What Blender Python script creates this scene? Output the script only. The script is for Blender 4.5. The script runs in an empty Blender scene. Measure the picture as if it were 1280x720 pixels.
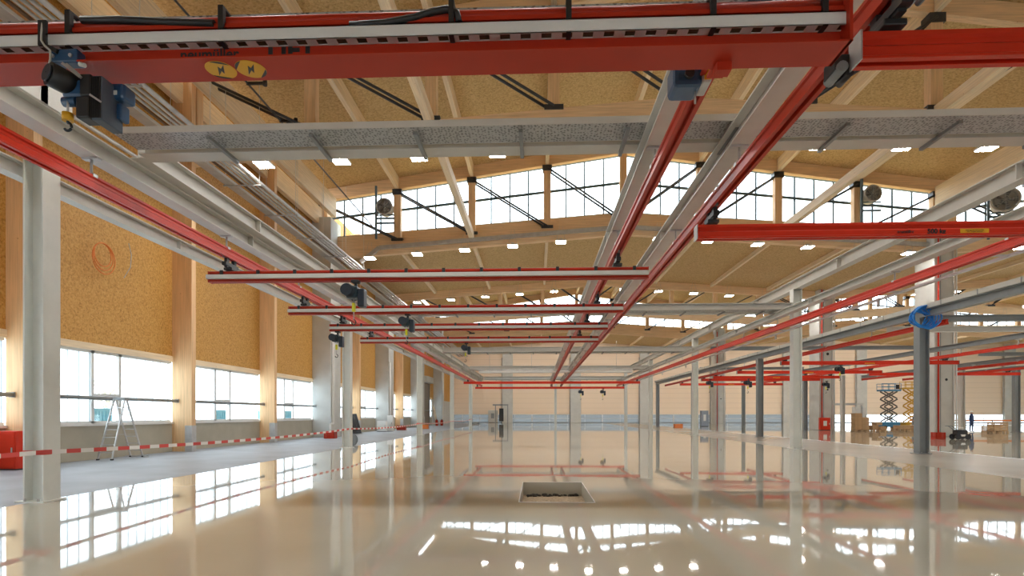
import bpy, bmesh, math, random
from mathutils import Vector, Matrix, Quaternion
random.seed(7)
scene = bpy.context.scene
COL = scene.collection
H = 1.5
PI = math.pi
ORD = ['first', 'second', 'third', 'fourth', 'fifth', 'sixth', 'seventh', 'eighth', 'ninth', 'tenth', 'eleventh', 'twelfth', 'thirteenth', 'fourteenth']

# ------------------------------------------------------------------ materials
def new_mat(name):
    m = bpy.data.materials.new(name); m.use_nodes = True
    nt = m.node_tree; nt.nodes.clear()
    out = nt.nodes.new('ShaderNodeOutputMaterial')
    return m, nt, out
def principled(nt, out, col, rough=.5, metal=0.0, coat=0.0):
    b = nt.nodes.new('ShaderNodeBsdfPrincipled')
    b.inputs['Base Color'].default_value = (*col, 1)
    b.inputs['Roughness'].default_value = rough
    b.inputs['Metallic'].default_value = metal
    b.inputs['Coat Weight'].default_value = coat
    nt.links.new(b.outputs[0], out.inputs[0])
    return b
def mapping(nt, scale, coord='Object'):
    tc = nt.nodes.new('ShaderNodeTexCoord'); mp = nt.nodes.new('ShaderNodeMapping')
    mp.inputs['Scale'].default_value = scale
    nt.links.new(tc.outputs[coord], mp.inputs[0])
    return mp
def noise(nt, mp, scale, detail=3, rough=.55):
    n = nt.nodes.new('ShaderNodeTexNoise'); n.inputs['Scale'].default_value = scale
    n.inputs['Detail'].default_value = detail; n.inputs['Roughness'].default_value = rough
    nt.links.new(mp.outputs[0], n.inputs['Vector'])
    return n
def ramp(nt, fac, stops):
    r = nt.nodes.new('ShaderNodeValToRGB')
    e = r.color_ramp.elements
    e[0].position, e[0].color = stops[0][0], (*stops[0][1], 1)
    e[1].position, e[1].color = stops[1][0], (*stops[1][1], 1)
    for p, c in stops[2:]:
        k = e.new(p); k.color = (*c, 1)
    nt.links.new(fac, r.inputs[0])
    return r
def paint(name, col, rough=.45, metal=0.0, var=.08, coat=0.0, scale=3.0):
    m, nt, out = new_mat(name)
    b = principled(nt, out, col, rough, metal, coat)
    mp = mapping(nt, (1, 1, 1)); n = noise(nt, mp, scale, 4)
    if 'red' in name: b.inputs['Specular IOR Level'].default_value = .28
    lo = tuple(c * (1 - var) for c in col); hi = tuple(min(1, c * (1 + var)) for c in col)
    r = ramp(nt, n.outputs[0], [(.3, lo), (.7, hi)])
    nt.links.new(r.outputs[0], b.inputs['Base Color'])
    return m
def timber(name, col, axis):
    m, nt, out = new_mat(name)
    b = principled(nt, out, col, .6)
    sc = [14, 14, 14]; sc[axis] = .5
    mp = mapping(nt, tuple(sc)); n = noise(nt, mp, 1.0, 5, .65)
    lo = tuple(c * .80 for c in col); hi = tuple(min(1, c * 1.12) for c in col)
    r = ramp(nt, n.outputs[0], [(.3, lo), (.68, hi)])
    mp2 = mapping(nt, (1, 1, 1)); v = nt.nodes.new('ShaderNodeTexVoronoi'); v.inputs['Scale'].default_value = 2.3
    nt.links.new(mp2.outputs[0], v.inputs['Vector'])
    kn = ramp(nt, v.outputs['Distance'], [(.03, (.55, .4, .3)), (.07, (1, 1, 1))])
    mx = nt.nodes.new('ShaderNodeMix'); mx.data_type = 'RGBA'; mx.blend_type = 'MULTIPLY'; mx.inputs[0].default_value = .7
    nt.links.new(r.outputs[0], mx.inputs[6]); nt.links.new(kn.outputs[0], mx.inputs[7])
    nt.links.new(mx.outputs[2], b.inputs['Base Color'])
    return m
def osb(name, dark, mid, light, scale=9.0, seam=None):
    m, nt, out = new_mat(name)
    b = principled(nt, out, mid, .65)
    mp = mapping(nt, (1, 1, 1))
    n1 = noise(nt, mp, scale, 4, .7)
    v = nt.nodes.new('ShaderNodeTexVoronoi'); v.inputs['Scale'].default_value = scale * 1.6
    nt.links.new(mp.outputs[0], v.inputs['Vector'])
    add = nt.nodes.new('ShaderNodeMath'); add.operation = 'MULTIPLY_ADD'
    sep = nt.nodes.new('ShaderNodeSeparateColor'); nt.links.new(v.outputs['Color'], sep.inputs[0])
    nt.links.new(sep.outputs[0], add.inputs[0]); add.inputs[1].default_value = .35
    nt.links.new(n1.outputs[0], add.inputs[2])
    r = ramp(nt, add.outputs[0], [(.42, dark), (.62, mid), (.9, light)])
    nt.links.new(r.outputs[0], b.inputs['Base Color'])
    return m

M = {}
M['osb_wall'] = osb('osb_wall', (.37, .17, .028), (.54, .275, .055), (.64, .36, .10), 11)
M['osb_ceiling'] = osb('osb_ceiling', (.42, .265, .100), (.56, .375, .155), (.67, .48, .23), 8)
M['osb_back'] = osb('osb_back', (.50, .32, .18), (.60, .40, .235), (.68, .48, .30), 6)
M['wood_x'] = timber('timber_grain_x', (.86, .61, .36), 0)
M['wood_y'] = timber('timber_grain_y', (.88, .72, .50), 1)
M['wood_z'] = timber('timber_grain_z', (.82, .55, .30), 2)
M['wood_post'] = timber('timber_post_grain', (.82, .53, .28), 2)
M['red'] = paint('red_paint', (.44, .030, .010), .42, 0, .05)
M['red_bright'] = paint('bright_red_paint', (.60, .034, .012), .40, 0, .05)
M['grey'] = paint('light_grey_paint', (.57, .56, .52), .42, 0, .04)
M['column_grey'] = paint('column_grey_paint', (.76, .78, .74), .4, 0, .04)
M['galv'] = paint('galvanised_steel', (.52, .52, .52), .38, .45, .12)
M['tray'] = paint('tray_steel', (.46, .46, .45), .45, .35, .10)
M['dark'] = paint('dark_grey_paint', (.24, .26, .265), .45, 0, .06)
M['black'] = paint('black_plastic', (.018, .018, .02), .45, 0, .1)
M['rod'] = paint('dark_steel_rod', (.055, .058, .065), .4, .4, .1)
M['blue'] = paint('hoist_blue', (.02, .075, .17), .35, 0, .06, .2)
M['blue_fin'] = paint('fin_blue_grey', (.06, .085, .12), .5, 0, .08)
M['teal'] = paint('hoist_dark_teal', (.012, .032, .045), .4)
M['cab_grey'] = paint('cabinet_blue_grey', (.26, .30, .36), .5)
M['navy'] = paint('hoist_navy', (.012, .022, .035), .4, 0, .08)
M['yellow'] = paint('yellow_plastic', (.75, .40, .015), .45, 0, .05)
M['lime'] = paint('lime_yellow_label', (.75, .72, .03), .5, 0, .05)
M['white'] = paint('white_paint', (.74, .74, .72), .45, 0, .03)
M['frame'] = paint('window_frame_grey', (.70, .71, .70), .45, 0, .03)
M['mullion'] = paint('mullion_blue_grey', (.10, .16, .20), .45, 0, .05)
M['concrete'] = paint('pillar_concrete', (.54, .54, .51), .7, 0, .07, 0, 1.2)
M['sill_panel'] = paint('plinth_concrete', (.42, .39, .31), .75, 0, .06, 0, 1.5)
M['slab'] = paint('raw_concrete_slab', (.33, .365, .41), .5, 0, .14, 0, .7)
M['aisle'] = paint('matte_floor_strip', (.37, .35, .30), .22, 0, .07, 0, .5)
M['cardboard'] = paint('cardboard', (.42, .27, .14), .8, 0, .12)
M['rawwood'] = paint('raw_pallet_wood', (.50, .34, .19), .8, 0, .15)
M['orange'] = paint('orange_paint', (.75, .20, .02), .5)
M['lift_yellow'] = paint('lift_yellow', (.60, .33, .02), .5)
M['lift_dark'] = paint('lift_dark_steel', (.10, .085, .07), .5)
M['lift_blue'] = paint('lift_blue', (.05, .22, .40), .45)
M['coil_blue'] = paint('blue_hose', (.02, .25, .75), .4)
M['brown'] = paint('brown_pipe', (.16, .09, .05), .5)
M['gravel'] = paint('pit_gravel', (.34, .26, .17), .9, 0, .5, 0, 25)
M['debris'] = paint('dark_rubble', (.03, .026, .02), .9, 0, .5, 0, 20)
M['shutter'] = paint('roller_shutter_grey', (.22, .19, .16), .6)
M['skin'] = paint('skin', (.5, .3, .2), .6)
M['tree'] = paint('bare_tree', (.62, .62, .52), .9)
M['site_blue'] = paint('site_container_blue', (.10, .30, .42), .6)
M['ground'] = paint('outside_gravel_ground', (.5, .5, .48), .9)
M['lamp'] = None

def emit(name, col, s):
    m, nt, out = new_mat(name)
    e = nt.nodes.new('ShaderNodeEmission'); e.inputs[0].default_value = (*col, 1); e.inputs[1].default_value = s
    nt.links.new(e.outputs[0], out.inputs[0]); return m
M['lamp'] = emit('lamp_diffuser', (1, .97, .92), 60)

def glass(name, tint, gl=.06):
    m, nt, out = new_mat(name)
    t = nt.nodes.new('ShaderNodeBsdfTransparent'); t.inputs[0].default_value = (*tint, 1)
    g = nt.nodes.new('ShaderNodeBsdfGlossy'); g.inputs['Roughness'].default_value = .03
    mx = nt.nodes.new('ShaderNodeMixShader'); mx.inputs[0].default_value = gl
    nt.links.new(t.outputs[0], mx.inputs[1]); nt.links.new(g.outputs[0], mx.inputs[2]); nt.links.new(mx.outputs[0], out.inputs[0])
    return m
M['glass'] = glass('clear_glass', (.94, .97, .98))
def translucent():
    m, nt, out = new_mat('ribbed_translucent_panel')
    mp = mapping(nt, (1, 1, 1)); sp = nt.nodes.new('ShaderNodeSeparateXYZ'); nt.links.new(mp.outputs[0], sp.inputs[0])
    md = nt.nodes.new('ShaderNodeMath'); md.operation = 'PINGPONG'; md.inputs[1].default_value = .25
    nt.links.new(sp.outputs[1], md.inputs[0])
    r = ramp(nt, md.outputs[0], [(.0, (.27, .32, .36)), (.015, (.30, .35, .39)), (.03, (.90, .95, .98))])
    t = nt.nodes.new('ShaderNodeBsdfTransparent'); nt.links.new(r.outputs[0], t.inputs[0])
    d = nt.nodes.new('ShaderNodeBsdfTranslucent'); d.inputs[0].default_value = (.85, .9, .95, 1)
    mx = nt.nodes.new('ShaderNodeMixShader'); mx.inputs[0].default_value = .88
    nt.links.new(r.outputs[0], d.inputs[0])
    nt.links.new(t.outputs[0], mx.inputs[1]); nt.links.new(d.outputs[0], mx.inputs[2]); nt.links.new(mx.outputs[0], out.inputs[0])
    return m
M['panel'] = translucent()
def dim_panel():
    m, nt, out = new_mat('dim_translucent_panel')
    d = nt.nodes.new('ShaderNodeBsdfTranslucent'); d.inputs[0].default_value = (.27, .29, .30, 1)
    e = nt.nodes.new('ShaderNodeBsdfDiffuse'); e.inputs[0].default_value = (.6, .62, .63, 1)
    mx = nt.nodes.new('ShaderNodeMixShader'); mx.inputs[0].default_value = .3
    nt.links.new(d.outputs[0], mx.inputs[1]); nt.links.new(e.outputs[0], mx.inputs[2]); nt.links.new(mx.outputs[0], out.inputs[0])
    return m
M['dim_panel'] = dim_panel()

def floor_mat():
    m, nt, out = new_mat('glossy_cream_floor')
    b = principled(nt, out, (.57, .54, .46), .03)
    b.inputs['IOR'].default_value = 1.6
    mp = mapping(nt, (1, 1, 1)); n = noise(nt, mp, .35, 3)
    r = ramp(nt, n.outputs[0], [(.3, (.46, .445, .375)), (.7, (.51, .495, .42))])
    nt.links.new(r.outputs[0], b.inputs['Base Color'])
    mp2 = mapping(nt, (1, .45, 1)); n2 = noise(nt, mp2, .9, 2, .5)
    bp = nt.nodes.new('ShaderNodeBump'); bp.inputs['Strength'].default_value = .06; bp.inputs['Distance'].default_value = .025
    nt.links.new(n2.outputs[0], bp.inputs['Height']); nt.links.new(bp.outputs[0], b.inputs['Normal'])
    return m
M['floor'] = floor_mat()
def perforated():
    m, nt, out = new_mat('perforated_tray_steel')
    b = principled(nt, out, (.5, .5, .5), .45, .3)
    mp = mapping(nt, (1, 1, 1)); v = nt.nodes.new('ShaderNodeTexVoronoi'); v.inputs['Scale'].default_value = 19; v.inputs['Randomness'].default_value = .55
    nt.links.new(mp.outputs[0], v.inputs['Vector'])
    r = ramp(nt, v.outputs['Distance'], [(.26, (.16, .16, .16)), (.42, (.44, .45, .45))])
    nt.links.new(r.outputs[0], b.inputs['Base Color'])
    return m
M['perforated'] = perforated()
def tape_mat():
    m, nt, out = new_mat('red_white_tape')
    b = principled(nt, out, (.8, .8, .8), .5)
    mp = mapping(nt, (1, 1, 1)); sp = nt.nodes.new('ShaderNodeSeparateXYZ'); nt.links.new(mp.outputs[0], sp.inputs[0])
    md = nt.nodes.new('ShaderNodeMath'); md.operation = 'PINGPONG'; md.inputs[1].default_value = .32
    nt.links.new(sp.outputs[1], md.inputs[0])
    r = ramp(nt, md.outputs[0], [(.158, (.66, .07, .06)), (.162, (.82, .80, .78))])
    r.color_ramp.interpolation = 'CONSTANT'
    nt.links.new(r.outputs[0], b.inputs['Base Color'])
    return m
M['tape'] = tape_mat()
def clad_mat(name, base, axis, period):
    m, nt, out = new_mat(name)
    b = principled(nt, out, base, .6)
    mp = mapping(nt, (1, 1, 1)); sp = nt.nodes.new('ShaderNodeSeparateXYZ'); nt.links.new(mp.outputs[0], sp.inputs[0])
    md = nt.nodes.new('ShaderNodeMath'); md.operation = 'PINGPONG'; md.inputs[1].default_value = period
    nt.links.new(sp.outputs[axis], md.inputs[0])
    r = ramp(nt, md.outputs[0], [(.0, tuple(c * .8 for c in base)), (.05, base)])
    nt.links.new(r.outputs[0], b.inputs['Base Color'])
    return m
M['back_clad'] = clad_mat('back_wall_boards', (.84, .68, .52), 2, .45)
M['shelf_band'] = clad_mat('pale_band_panels', (.55, .57, .57), 0, 1.0)

# ------------------------------------------------------------------ mesh helpers
class MB:
    def __init__(s): s.bm = bmesh.new()
    def box(s, a, b, rot=None, origin=None, bevel=0):
        x0, y0, z0 = a; x1, y1, z1 = b
        vs = [s.bm.verts.new(p) for p in ((x0,y0,z0),(x1,y0,z0),(x1,y1,z0),(x0,y1,z0),(x0,y0,z1),(x1,y0,z1),(x1,y1,z1),(x0,y1,z1))]
        fs = [s.bm.faces.new([vs[i] for i in f]) for f in ((0,3,2,1),(4,5,6,7),(0,1,5,4),(1,2,6,5),(2,3,7,6),(3,0,4,7))]
        if bevel:
            es = list({e for f in fs for e in f.edges})
            r = bmesh.ops.bevel(s.bm, geom=es, offset=bevel, segments=2, affect='EDGES', profile=.5)
            vs = list({v for f in r['faces'] for v in f.verts} | {v for v in vs if v.is_valid})
        if rot is not None:
            o = Vector(origin) if origin else (Vector(a) + Vector(b)) / 2
            bmesh.ops.rotate(s.bm, cent=o, matrix=rot, verts=[v for v in vs if v.is_valid])
        return s
    def prism(s, poly, p0, p1, up=(0, 0, 1)):
        """closed 2-D outline (u sideways, w up) swept straight from p0 to p1"""
        p0, p1 = Vector(p0), Vector(p1); d = (p1 - p0).normalized(); up = Vector(up)
        if abs(d.dot(up)) > .99: up = Vector((0, 1, 0))
        r = d.cross(up).normalized(); u = r.cross(d).normalized()
        A = [s.bm.verts.new(p0 + r * x + u * y) for x, y in poly]
        B = [s.bm.verts.new(p1 + r * x + u * y) for x, y in poly]
        n = len(poly)
        for i in range(n): s.bm.faces.new((A[i], A[(i+1) % n], B[(i+1) % n], B[i]))
        s.bm.faces.new(A[::-1]); s.bm.faces.new(B)
        return s
    def bar(s, p0, p1, w, h, up=(0, 0, 1)):
        return s.prism([(-w/2,-h/2),(w/2,-h/2),(w/2,h/2),(-w/2,h/2)], p0, p1, up)
    def cyl(s, p0, p1, r, n=12, r2=None):
        p0, p1 = Vector(p0), Vector(p1); d = (p1 - p0).normalized()
        a = Vector((0, 0, 1)) if abs(d.z) < .9 else Vector((1, 0, 0))
        u = d.cross(a).normalized(); v = d.cross(u); r2 = r if r2 is None else r2
        A = [s.bm.verts.new(p0 + (u * math.cos(2*PI*i/n) + v * math.sin(2*PI*i/n)) * r) for i in range(n)]
        B = [s.bm.verts.new(p1 + (u * math.cos(2*PI*i/n) + v * math.sin(2*PI*i/n)) * r2) for i in range(n)]
        for i in range(n):
            f = s.bm.faces.new((A[i], A[(i+1) % n], B[(i+1) % n], B[i])); f.smooth = True
        s.bm.faces.new(A[::-1]); s.bm.faces.new(B)
        return s
    def tube(s, pts, r, n=8, closed=False):
        pts = [Vector(p) for p in pts]; rings = []
        m = len(pts)
        for i, p in enumerate(pts):
            a = pts[(i-1) % m] if closed or i else p; b = pts[(i+1) % m] if closed or i < m-1 else p
            d = (b - a).normalized(); k = Vector((0, 0, 1)) if abs(d.z) < .9 else Vector((1, 0, 0))
            u = d.cross(k).normalized(); v = d.cross(u)
            rings.append([s.bm.verts.new(p + (u*math.cos(2*PI*j/n) + v*math.sin(2*PI*j/n))*r) for j in range(n)])
        for i in range(m if closed else m-1):
            A, B = rings[i], rings[(i+1) % m]
            for j in range(n):
                f = s.bm.faces.new((A[j], A[(j+1) % n], B[(j+1) % n], B[j])); f.smooth = True
        if not closed:
            s.bm.faces.new(rings[0][::-1]); s.bm.faces.new(rings[-1])
        return s
    def poly(s, pts, thick=None, nrm=None):
        f = s.bm.faces.new([s.bm.verts.new(p) for p in pts])
        if thick:
            f.normal_update(); n = Vector(nrm) if nrm else f.normal
            r = bmesh.ops.extrude_face_region(s.bm, geom=[f])
            for v in r['geom']:
                if isinstance(v, bmesh.types.BMVert): v.co += n * thick
        return s
    def ball(s, c, r, sc=(1, 1, 1), seg=12):
        g = bmesh.ops.create_uvsphere(s.bm, u_segments=seg, v_segments=max(6, seg//2+2), radius=r)
        for v in g['verts']: v.co = Vector((v.co.x*sc[0], v.co.y*sc[1], v.co.z*sc[2])) + Vector(c)
        for v in g['verts']:
            for f in v.link_faces: f.smooth = True
        return s
    def ibeam(s, p0, p1, w, h, tf=.022, tw=.014):
        a, b = w/2, tw/2
        poly = [(-a,0),(a,0),(a,tf),(b,tf),(b,h-tf),(a,h-tf),(a,h),(-a,h),(-a,h-tf),(-b,h-tf),(-b,tf),(-a,tf)]
        return s.prism(poly, p0, p1)
    def kbk(s, p0, p1, k=1.0):
        """crane rail outline: narrow head, waist, wide slotted foot; base of the outline runs along p0-p1"""
        hp = [(.030,0),(.085,0),(.085,.022),(.068,.034),(.068,.105),(.040,.130),(.040,.175),(.062,.192),(.062,.23)]
        poly = [(x*k, y*k) for x, y in hp] + [(-x*k, y*k) for x, y in hp[::-1]] + [(-.030*k, .06*k), (.030*k, .06*k)]
        return s.prism(poly, p0, p1)
    def build(s, name, mat, parent=None, loc=None):
        bmesh.ops.recalc_face_normals(s.bm, faces=s.bm.faces)
        me = bpy.data.meshes.new(name); s.bm.to_mesh(me); s.bm.free()
        me.materials.append(M[mat] if isinstance(mat, str) else mat)
        o = bpy.data.objects.new(name, me); COL.objects.link(o)
        if parent is not None: o.parent = parent
        if loc is not None: o.location = loc
        return o

def tag(o, label, cat, group=None):
    o['label'] = label; o['category'] = cat; o['kind'] = 'thing'
    if group: o['group'] = group
    return o
def root(name, label, cat, loc=(0, 0, 0), rz=0, group=None):
    o = bpy.data.objects.new(name, None); COL.objects.link(o)
    o.location = loc; o.rotation_euler = (0, 0, rz); o.empty_display_size = .2
    return tag(o, label, cat, group)
def struct(o):
    o['kind'] = 'structure'; return o
KIDS = {}
def kids(o):
    return [c for c in COL.objects if c.parent is o]
def copy_tree(o, loc=None, rz=None, label=None, group=None, parent=None, _k=None):
    c = o.copy(); COL.objects.link(c)
    if parent is not None: c.parent = parent
    if loc is not None: c.location = loc
    if rz is not None: c.rotation_euler = (0, 0, rz)
    if label: c['label'] = label
    if group: c['group'] = group
    for ch in kids(o): copy_tree(ch, parent=c)
    return c
def text_mesh(name, body, size, mat, parent, loc, rot, bold=0.0, extr=.001):
    cu = bpy.data.curves.new(name, 'FONT'); cu.body = body; cu.size = size
    cu.align_x = 'CENTER'; cu.align_y = 'CENTER'; cu.extrude = extr; cu.offset = bold
    t = bpy.data.objects.new(name, cu); COL.objects.link(t)
    dg = bpy.context.evaluated_depsgraph_get()
    me = bpy.data.meshes.new_from_object(t.evaluated_get(dg))
    bpy.data.objects.remove(t)
    me.materials.clear(); me.materials.append(M[mat])
    o = bpy.data.objects.new(name, me); COL.objects.link(o); o.parent = parent
    o.location = loc; o.rotation_euler = rot
    return o

# ------------------------------------------------------------------ layout
LINES = [9.6, 25.95, 42.3, 58.65, 75.0]                 # crane column lines
PL = [9.6, 25.95, 42.3, 58.65, 75.0, 91.35, 107.7]     # roof planes
XL, XV, XR = -16.1, 28.5, 117.7                          # left wall, valley pillars, far wall of the second nave
YB = 108.2
NAVES = [(6.2, 22.3), (50.8, 22.3)]; NAVE3 = (95.4, 22.3)
TOPC, TOPP = 18.75 + H, .143
BOTC, BOTP = 13.85 + H, .072
NODE = 5.45

# ------------------------------------------------------------------ floor
PX0, PX1, PY0, PY1 = -.30, .985, 10.0, 12.93
m = MB()
xs = [-8.62, PX0, PX1, 11.3]; ys = [-14, PY0, PY1, YB]
for i in range(3):
    for j in range(3):
        if i == 1 and j == 1: continue
        m.poly([(xs[i], ys[j], 0), (xs[i+1], ys[j], 0), (xs[i+1], ys[j+1], 0), (xs[i], ys[j+1], 0)])
m.poly([(-8.62, -14, 0), (-8.62, YB, 0), (-8.62, YB, -.14), (-8.62, -14, -.14)])
bmesh.ops.remove_doubles(m.bm, verts=m.bm.verts, dist=1e-4)
struct(m.build('floor', 'floor'))
m = MB(); m.poly([(16.4, -14, 0), (XR, -14, 0), (XR, YB, 0), (16.4, YB, 0)])
struct(m.build('floor_annex', 'floor'))
m = MB(); m.poly([(11.3, -14, -.001), (16.4, -14, -.001), (16.4, YB, -.001), (11.3, YB, -.001)])
struct(m.build('floor_aisle_right', 'aisle'))
m = MB(); m.box((XL - .4, -14, -.35), (-8.62, YB, -.135))
struct(m.build('floor_aisle_left', 'slab'))
# pit in the floor
pit = root('floor_pit', 'rectangular open pit sunk in the glossy cream floor', 'pit', ((PX0+PX1)/2, (PY0+PY1)/2, -.45))
w, l = (PX1-PX0)/2, (PY1-PY0)/2
m = MB()
m.box((-w-.15, -l-.15, -.05), (-w, l+.15, .447)); m.box((w, -l-.15, -.05), (w+.15, l+.15, .447))
m.box((-w, l, -.05), (w, l+.15, .447)); m.box((-w, -l-.15, -.05), (w, -l, .447))
m.build('pit_wall', 'sill_panel', pit)
m = MB(); m.box((-w, -l, -.05), (w, l, .17)); m.build('pit_bed', 'gravel', pit)
m = MB()
for i in range(60):
    t = random.random(); x = -w + .08 + (2*w-.16) * t
    m.ball((x, l - .05 - random.random()*.30*(1-t*.7), .17 + random.random()*.02), .015 + random.random()*.028, (1.3, 1, .8), 6)
o = m.build('rubble', 'debris', pit); o['label'] = 'dark rubble along the far edge of the pit bed'; o['kind'] = 'stuff'
m = MB(); g = .004; q = .014
m.box((-w-q, -l-q, .447), (w+q, -l, .451+g)); m.box((-w-q, l, .447), (w+q, l+q, .451+g))
m.box((-w-q, -l, .447), (-w, l, .451+g)); m.box((w, -l, .447), (w+q, l, .451+g))
m.build('steel_edge', 'galv', pit)

# ------------------------------------------------------------------ left wall
POSTS = [.8, 8.9, 17.05, 25.15, 33.3, 49.6, 65.8]                   # timber posts (front faces)
PILLARS = [42.3, 58.65, 75.0, 91.35]
SILL, LINT = 1.17, 3.86
ZTOP = 15.9 + H
m = MB(); m.box((XL-.35, -14, LINT), (XL, YB, ZTOP)); struct(m.build('wall_left', 'osb_wall'))
m = MB(); m.box((XL-.35, -14, -.135), (XL, 89, SILL - .08)); struct(m.build('wall_left_plinth', 'sill_panel'))
m = MB(); m.box((XL-.3, -14, LINT-.02), (XL+.05, 89, LINT+.22)); struct(m.build('trim_1', 'wood_y'))
m = MB(); m.box((XL-.35, -14, SILL-.08), (XL+.06, 89, SILL+.0)); struct(m.build('trim_2', 'white'))
solid = [(p, p+.32) for p in POSTS] + [(p-1.05, p+1.05) for p in PILLARS]
solid.sort()
nwin = 0
edges = [-14] + [e for s in solid for e in s]
bays = [(solid[i][1], solid[i+1][0]) for i in range(len(solid)-1)]
for (a, b) in bays:
    if b - a < 1 or a > 89: continue
    nwin += 1
    L = b - a
    c0, c1 = b - 4.65*L/7.8, b - 3.25*L/7.8
    fr = MB(); x0, x1 = XL-.16, XL-.04
    for y in (c0, c1): fr.box((x0, y, SILL), (x1, y+.14, LINT))
    fr.box((x0, a, LINT-.12), (x1, b, LINT)); fr.box((x0, a, SILL), (x1, b, SILL+.09))
    fr.box((x0+.01, c0+.13, 2.12), (x1-.01, c1, 2.27)); fr.box((x0+.02, c0+.13, 2.02), (x1-.04, c1, 2.12))
    W = struct(fr.build('window_%d' % nwin, 'frame'))
    p = MB()
    p.box((XL-.12, a, SILL+.09), (XL-.10, c0, LINT-.12)); p.box((XL-.12, c1+.14, SILL+.09), (XL-.10, b, LINT-.12))
    q = p.build('translucent_pane', 'panel', W)
    p = MB(); p.box((XL-.11, c0+.13, SILL+.09), (XL-.10, c1, 2.02)); p.box((XL-.11, c0+.13, 2.27), (XL-.10, c1, LINT-.12))
    p.build('clear_pane', 'glass', W)
m = MB(); m.box((XL-.35, 89, -.135), (XL, YB, LINT)); struct(m.build('wall_left_end', 'concrete'))

# dark rail in front of the windows, one length per bay
k = 0
for (a, b) in bays:
    if b - a < 1 or a > 89: continue
    k += 1
    o = root('guard_rail', 'dark grey guard rail across the window bay, %s bay along the timber wall' % ORD[k-1], 'rail', (XL+.24, (a+b)/2, 2.10), 0, 'guard rails across the windows')
    L = (b-a)/2
    MB().cyl((0, -L, 0), (0, L, 0), .07, 10).build('rail_tube', 'dark', o)
    MB().box((-.10, -L, -.08), (.07, -L+.05, .08)).build('rail_bracket', 'dark', o)
    MB().box((-.10, L-.05, -.08), (.07, L, .08)).build('rail_bracket', 'dark', o)

# timber posts on the wall
pn = 0
for y in POSTS:
    if y < 8: continue
    pn += 1
    o = root('timber_post', ['', 'glulam timber wall post', ][1] + ', %s along the left window wall' % ORD[pn-1], 'post', (XL, y, -.135), 0, 'timber posts of the window wall')
    MB().box((0, 0, 0), (.88, .32, ZTOP-.2)).build('shaft', 'wood_post', o)
    MB().box((.58, -.012, 0), (.895, .335, 1.15)).build('steel_shoe', 'galv', o)['label'] = 'galvanised steel shoe at the post foot'
# concrete pillars with pipes
def make_pillar(name, label, x0, x1, y, side, ztop):
    cx = (x0+x1)/2; w = (x1-x0)/2
    o = root(name, label, 'pillar', (cx, y, -.135 if side < 0 else 0), 0, None)
    m = MB(); m.box((-w, -1.05, 0), (w, 1.05, ztop), bevel=.02); m.build('shaft', 'concrete', o)
    if side < 0:
        for dy in (-.86, -.62):
            m = MB(); m.tube([(w+.07, dy, 6.9), (w+.07, dy, 1.1), (w+.07, dy-.1, .98), (w+.07, dy-.55, .98), (w+.07, dy-.62, .9), (w+.07, dy-.62, .25)], .05, 8)
            m.build('downpipe', 'white', o)
        for dy in (-1.12, 1.02):
            MB().box((w-.05, dy, 0), (w+.05, dy+.10, 1.4)).build('corner_guard', 'galv', o)
    else:
        m = MB(); m.cyl((-w+.22, -1.12, 0), (-w+.22, -1.12, ztop-.6), .05, 8); m.build('red_pipe', 'red_bright', o)
        for dx in (w-.1, w+.06):
            MB().cyl((dx, -1.12, 0), (dx, -1.12, ztop-.4), .055, 8).build('cable_conduit', 'white', o)
        MB().box((-w+.36, -1.07, 0), (-w+.42, -1.045, ztop)).build('joint_strip', 'dark', o)
        MB().cyl((.12, -1.06, 7.35), (.12, -1.045, 7.35), .13, 14).build('drill_hole', 'black', o)
        MB().cyl((.12, -1.06, 3.9), (.12, -1.045, 3.9), .09, 14).build('drill_hole', 'black', o)
    return o
for i, y in enumerate(PILLARS):
    make_pillar('concrete_pillar', 'grey concrete wall pillar with white downpipes, %s one along the timber window wall' % ORD[i], XL, XL+1.36, y, -1, 14.3+H)
for i, y in enumerate([42.3, 58.65, 91.35]):
    make_pillar('valley_pillar', 'tall free-standing concrete pillar between two naves, ' + ['nearest one, behind the blue hose coil', 'one with the red box at its foot', 'one nearest the end wall'][i], 27.25, 28.6, y, 1, 13.2+H)

m = MB(); m.box((XL-.35, -14.4, 2.6), (XR+.3, -14, 21.5)); struct(m.build('wall_rear', 'osb_ceiling'))  # unseen wall, added to cut the light from behind the camera
m = MB(); m.box((XL-.35, -14.4, -.2), (XR+.3, -14, .9)); struct(m.build('wall_rear_plinth', 'sill_panel'))
for i in range(13):  # unseen window band, height set by the frontal light it lets in
    a = XL + i*9.9
    nwin += 1
    fr = MB()
    for x in (a, a+3.3, a+6.6, a+9.78): fr.box((x, -14.2, .9), (x+.12, -14.1, 2.6))
    fr.box((a, -14.2, 2.5), (a+9.9, -14.1, 2.6)); fr.box((a, -14.2, .9), (a+9.9, -14.1, 1.0))
    W = struct(fr.build('window_%d' % nwin, 'frame'))
    MB().box((a+.1, -14.16, 1.0), (a+9.8, -14.14, 2.5)).build('pane', 'glass', W)

# roller door in the far left wall
d = root('roller_shutter', 'dark roller shutter door near the far end of the left wall', 'door', (XL+.02, 84.0, -.135))
MB().box((0, -2.2, 0), (.08, 2.2, 6.2)).build('curtain', 'shutter', d)
MB().box((0, -2.5, 6.2), (.75, 2.5, 7.1), bevel=.1).build('drum_housing', 'concrete', d)
MB().box((0, -2.45, 0), (.16, -2.2, 6.2)).build('guide', 'dark', d); MB().box((0, 2.2, 0), (.16, 2.45, 6.2)).build('guide', 'dark', d)

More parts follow.
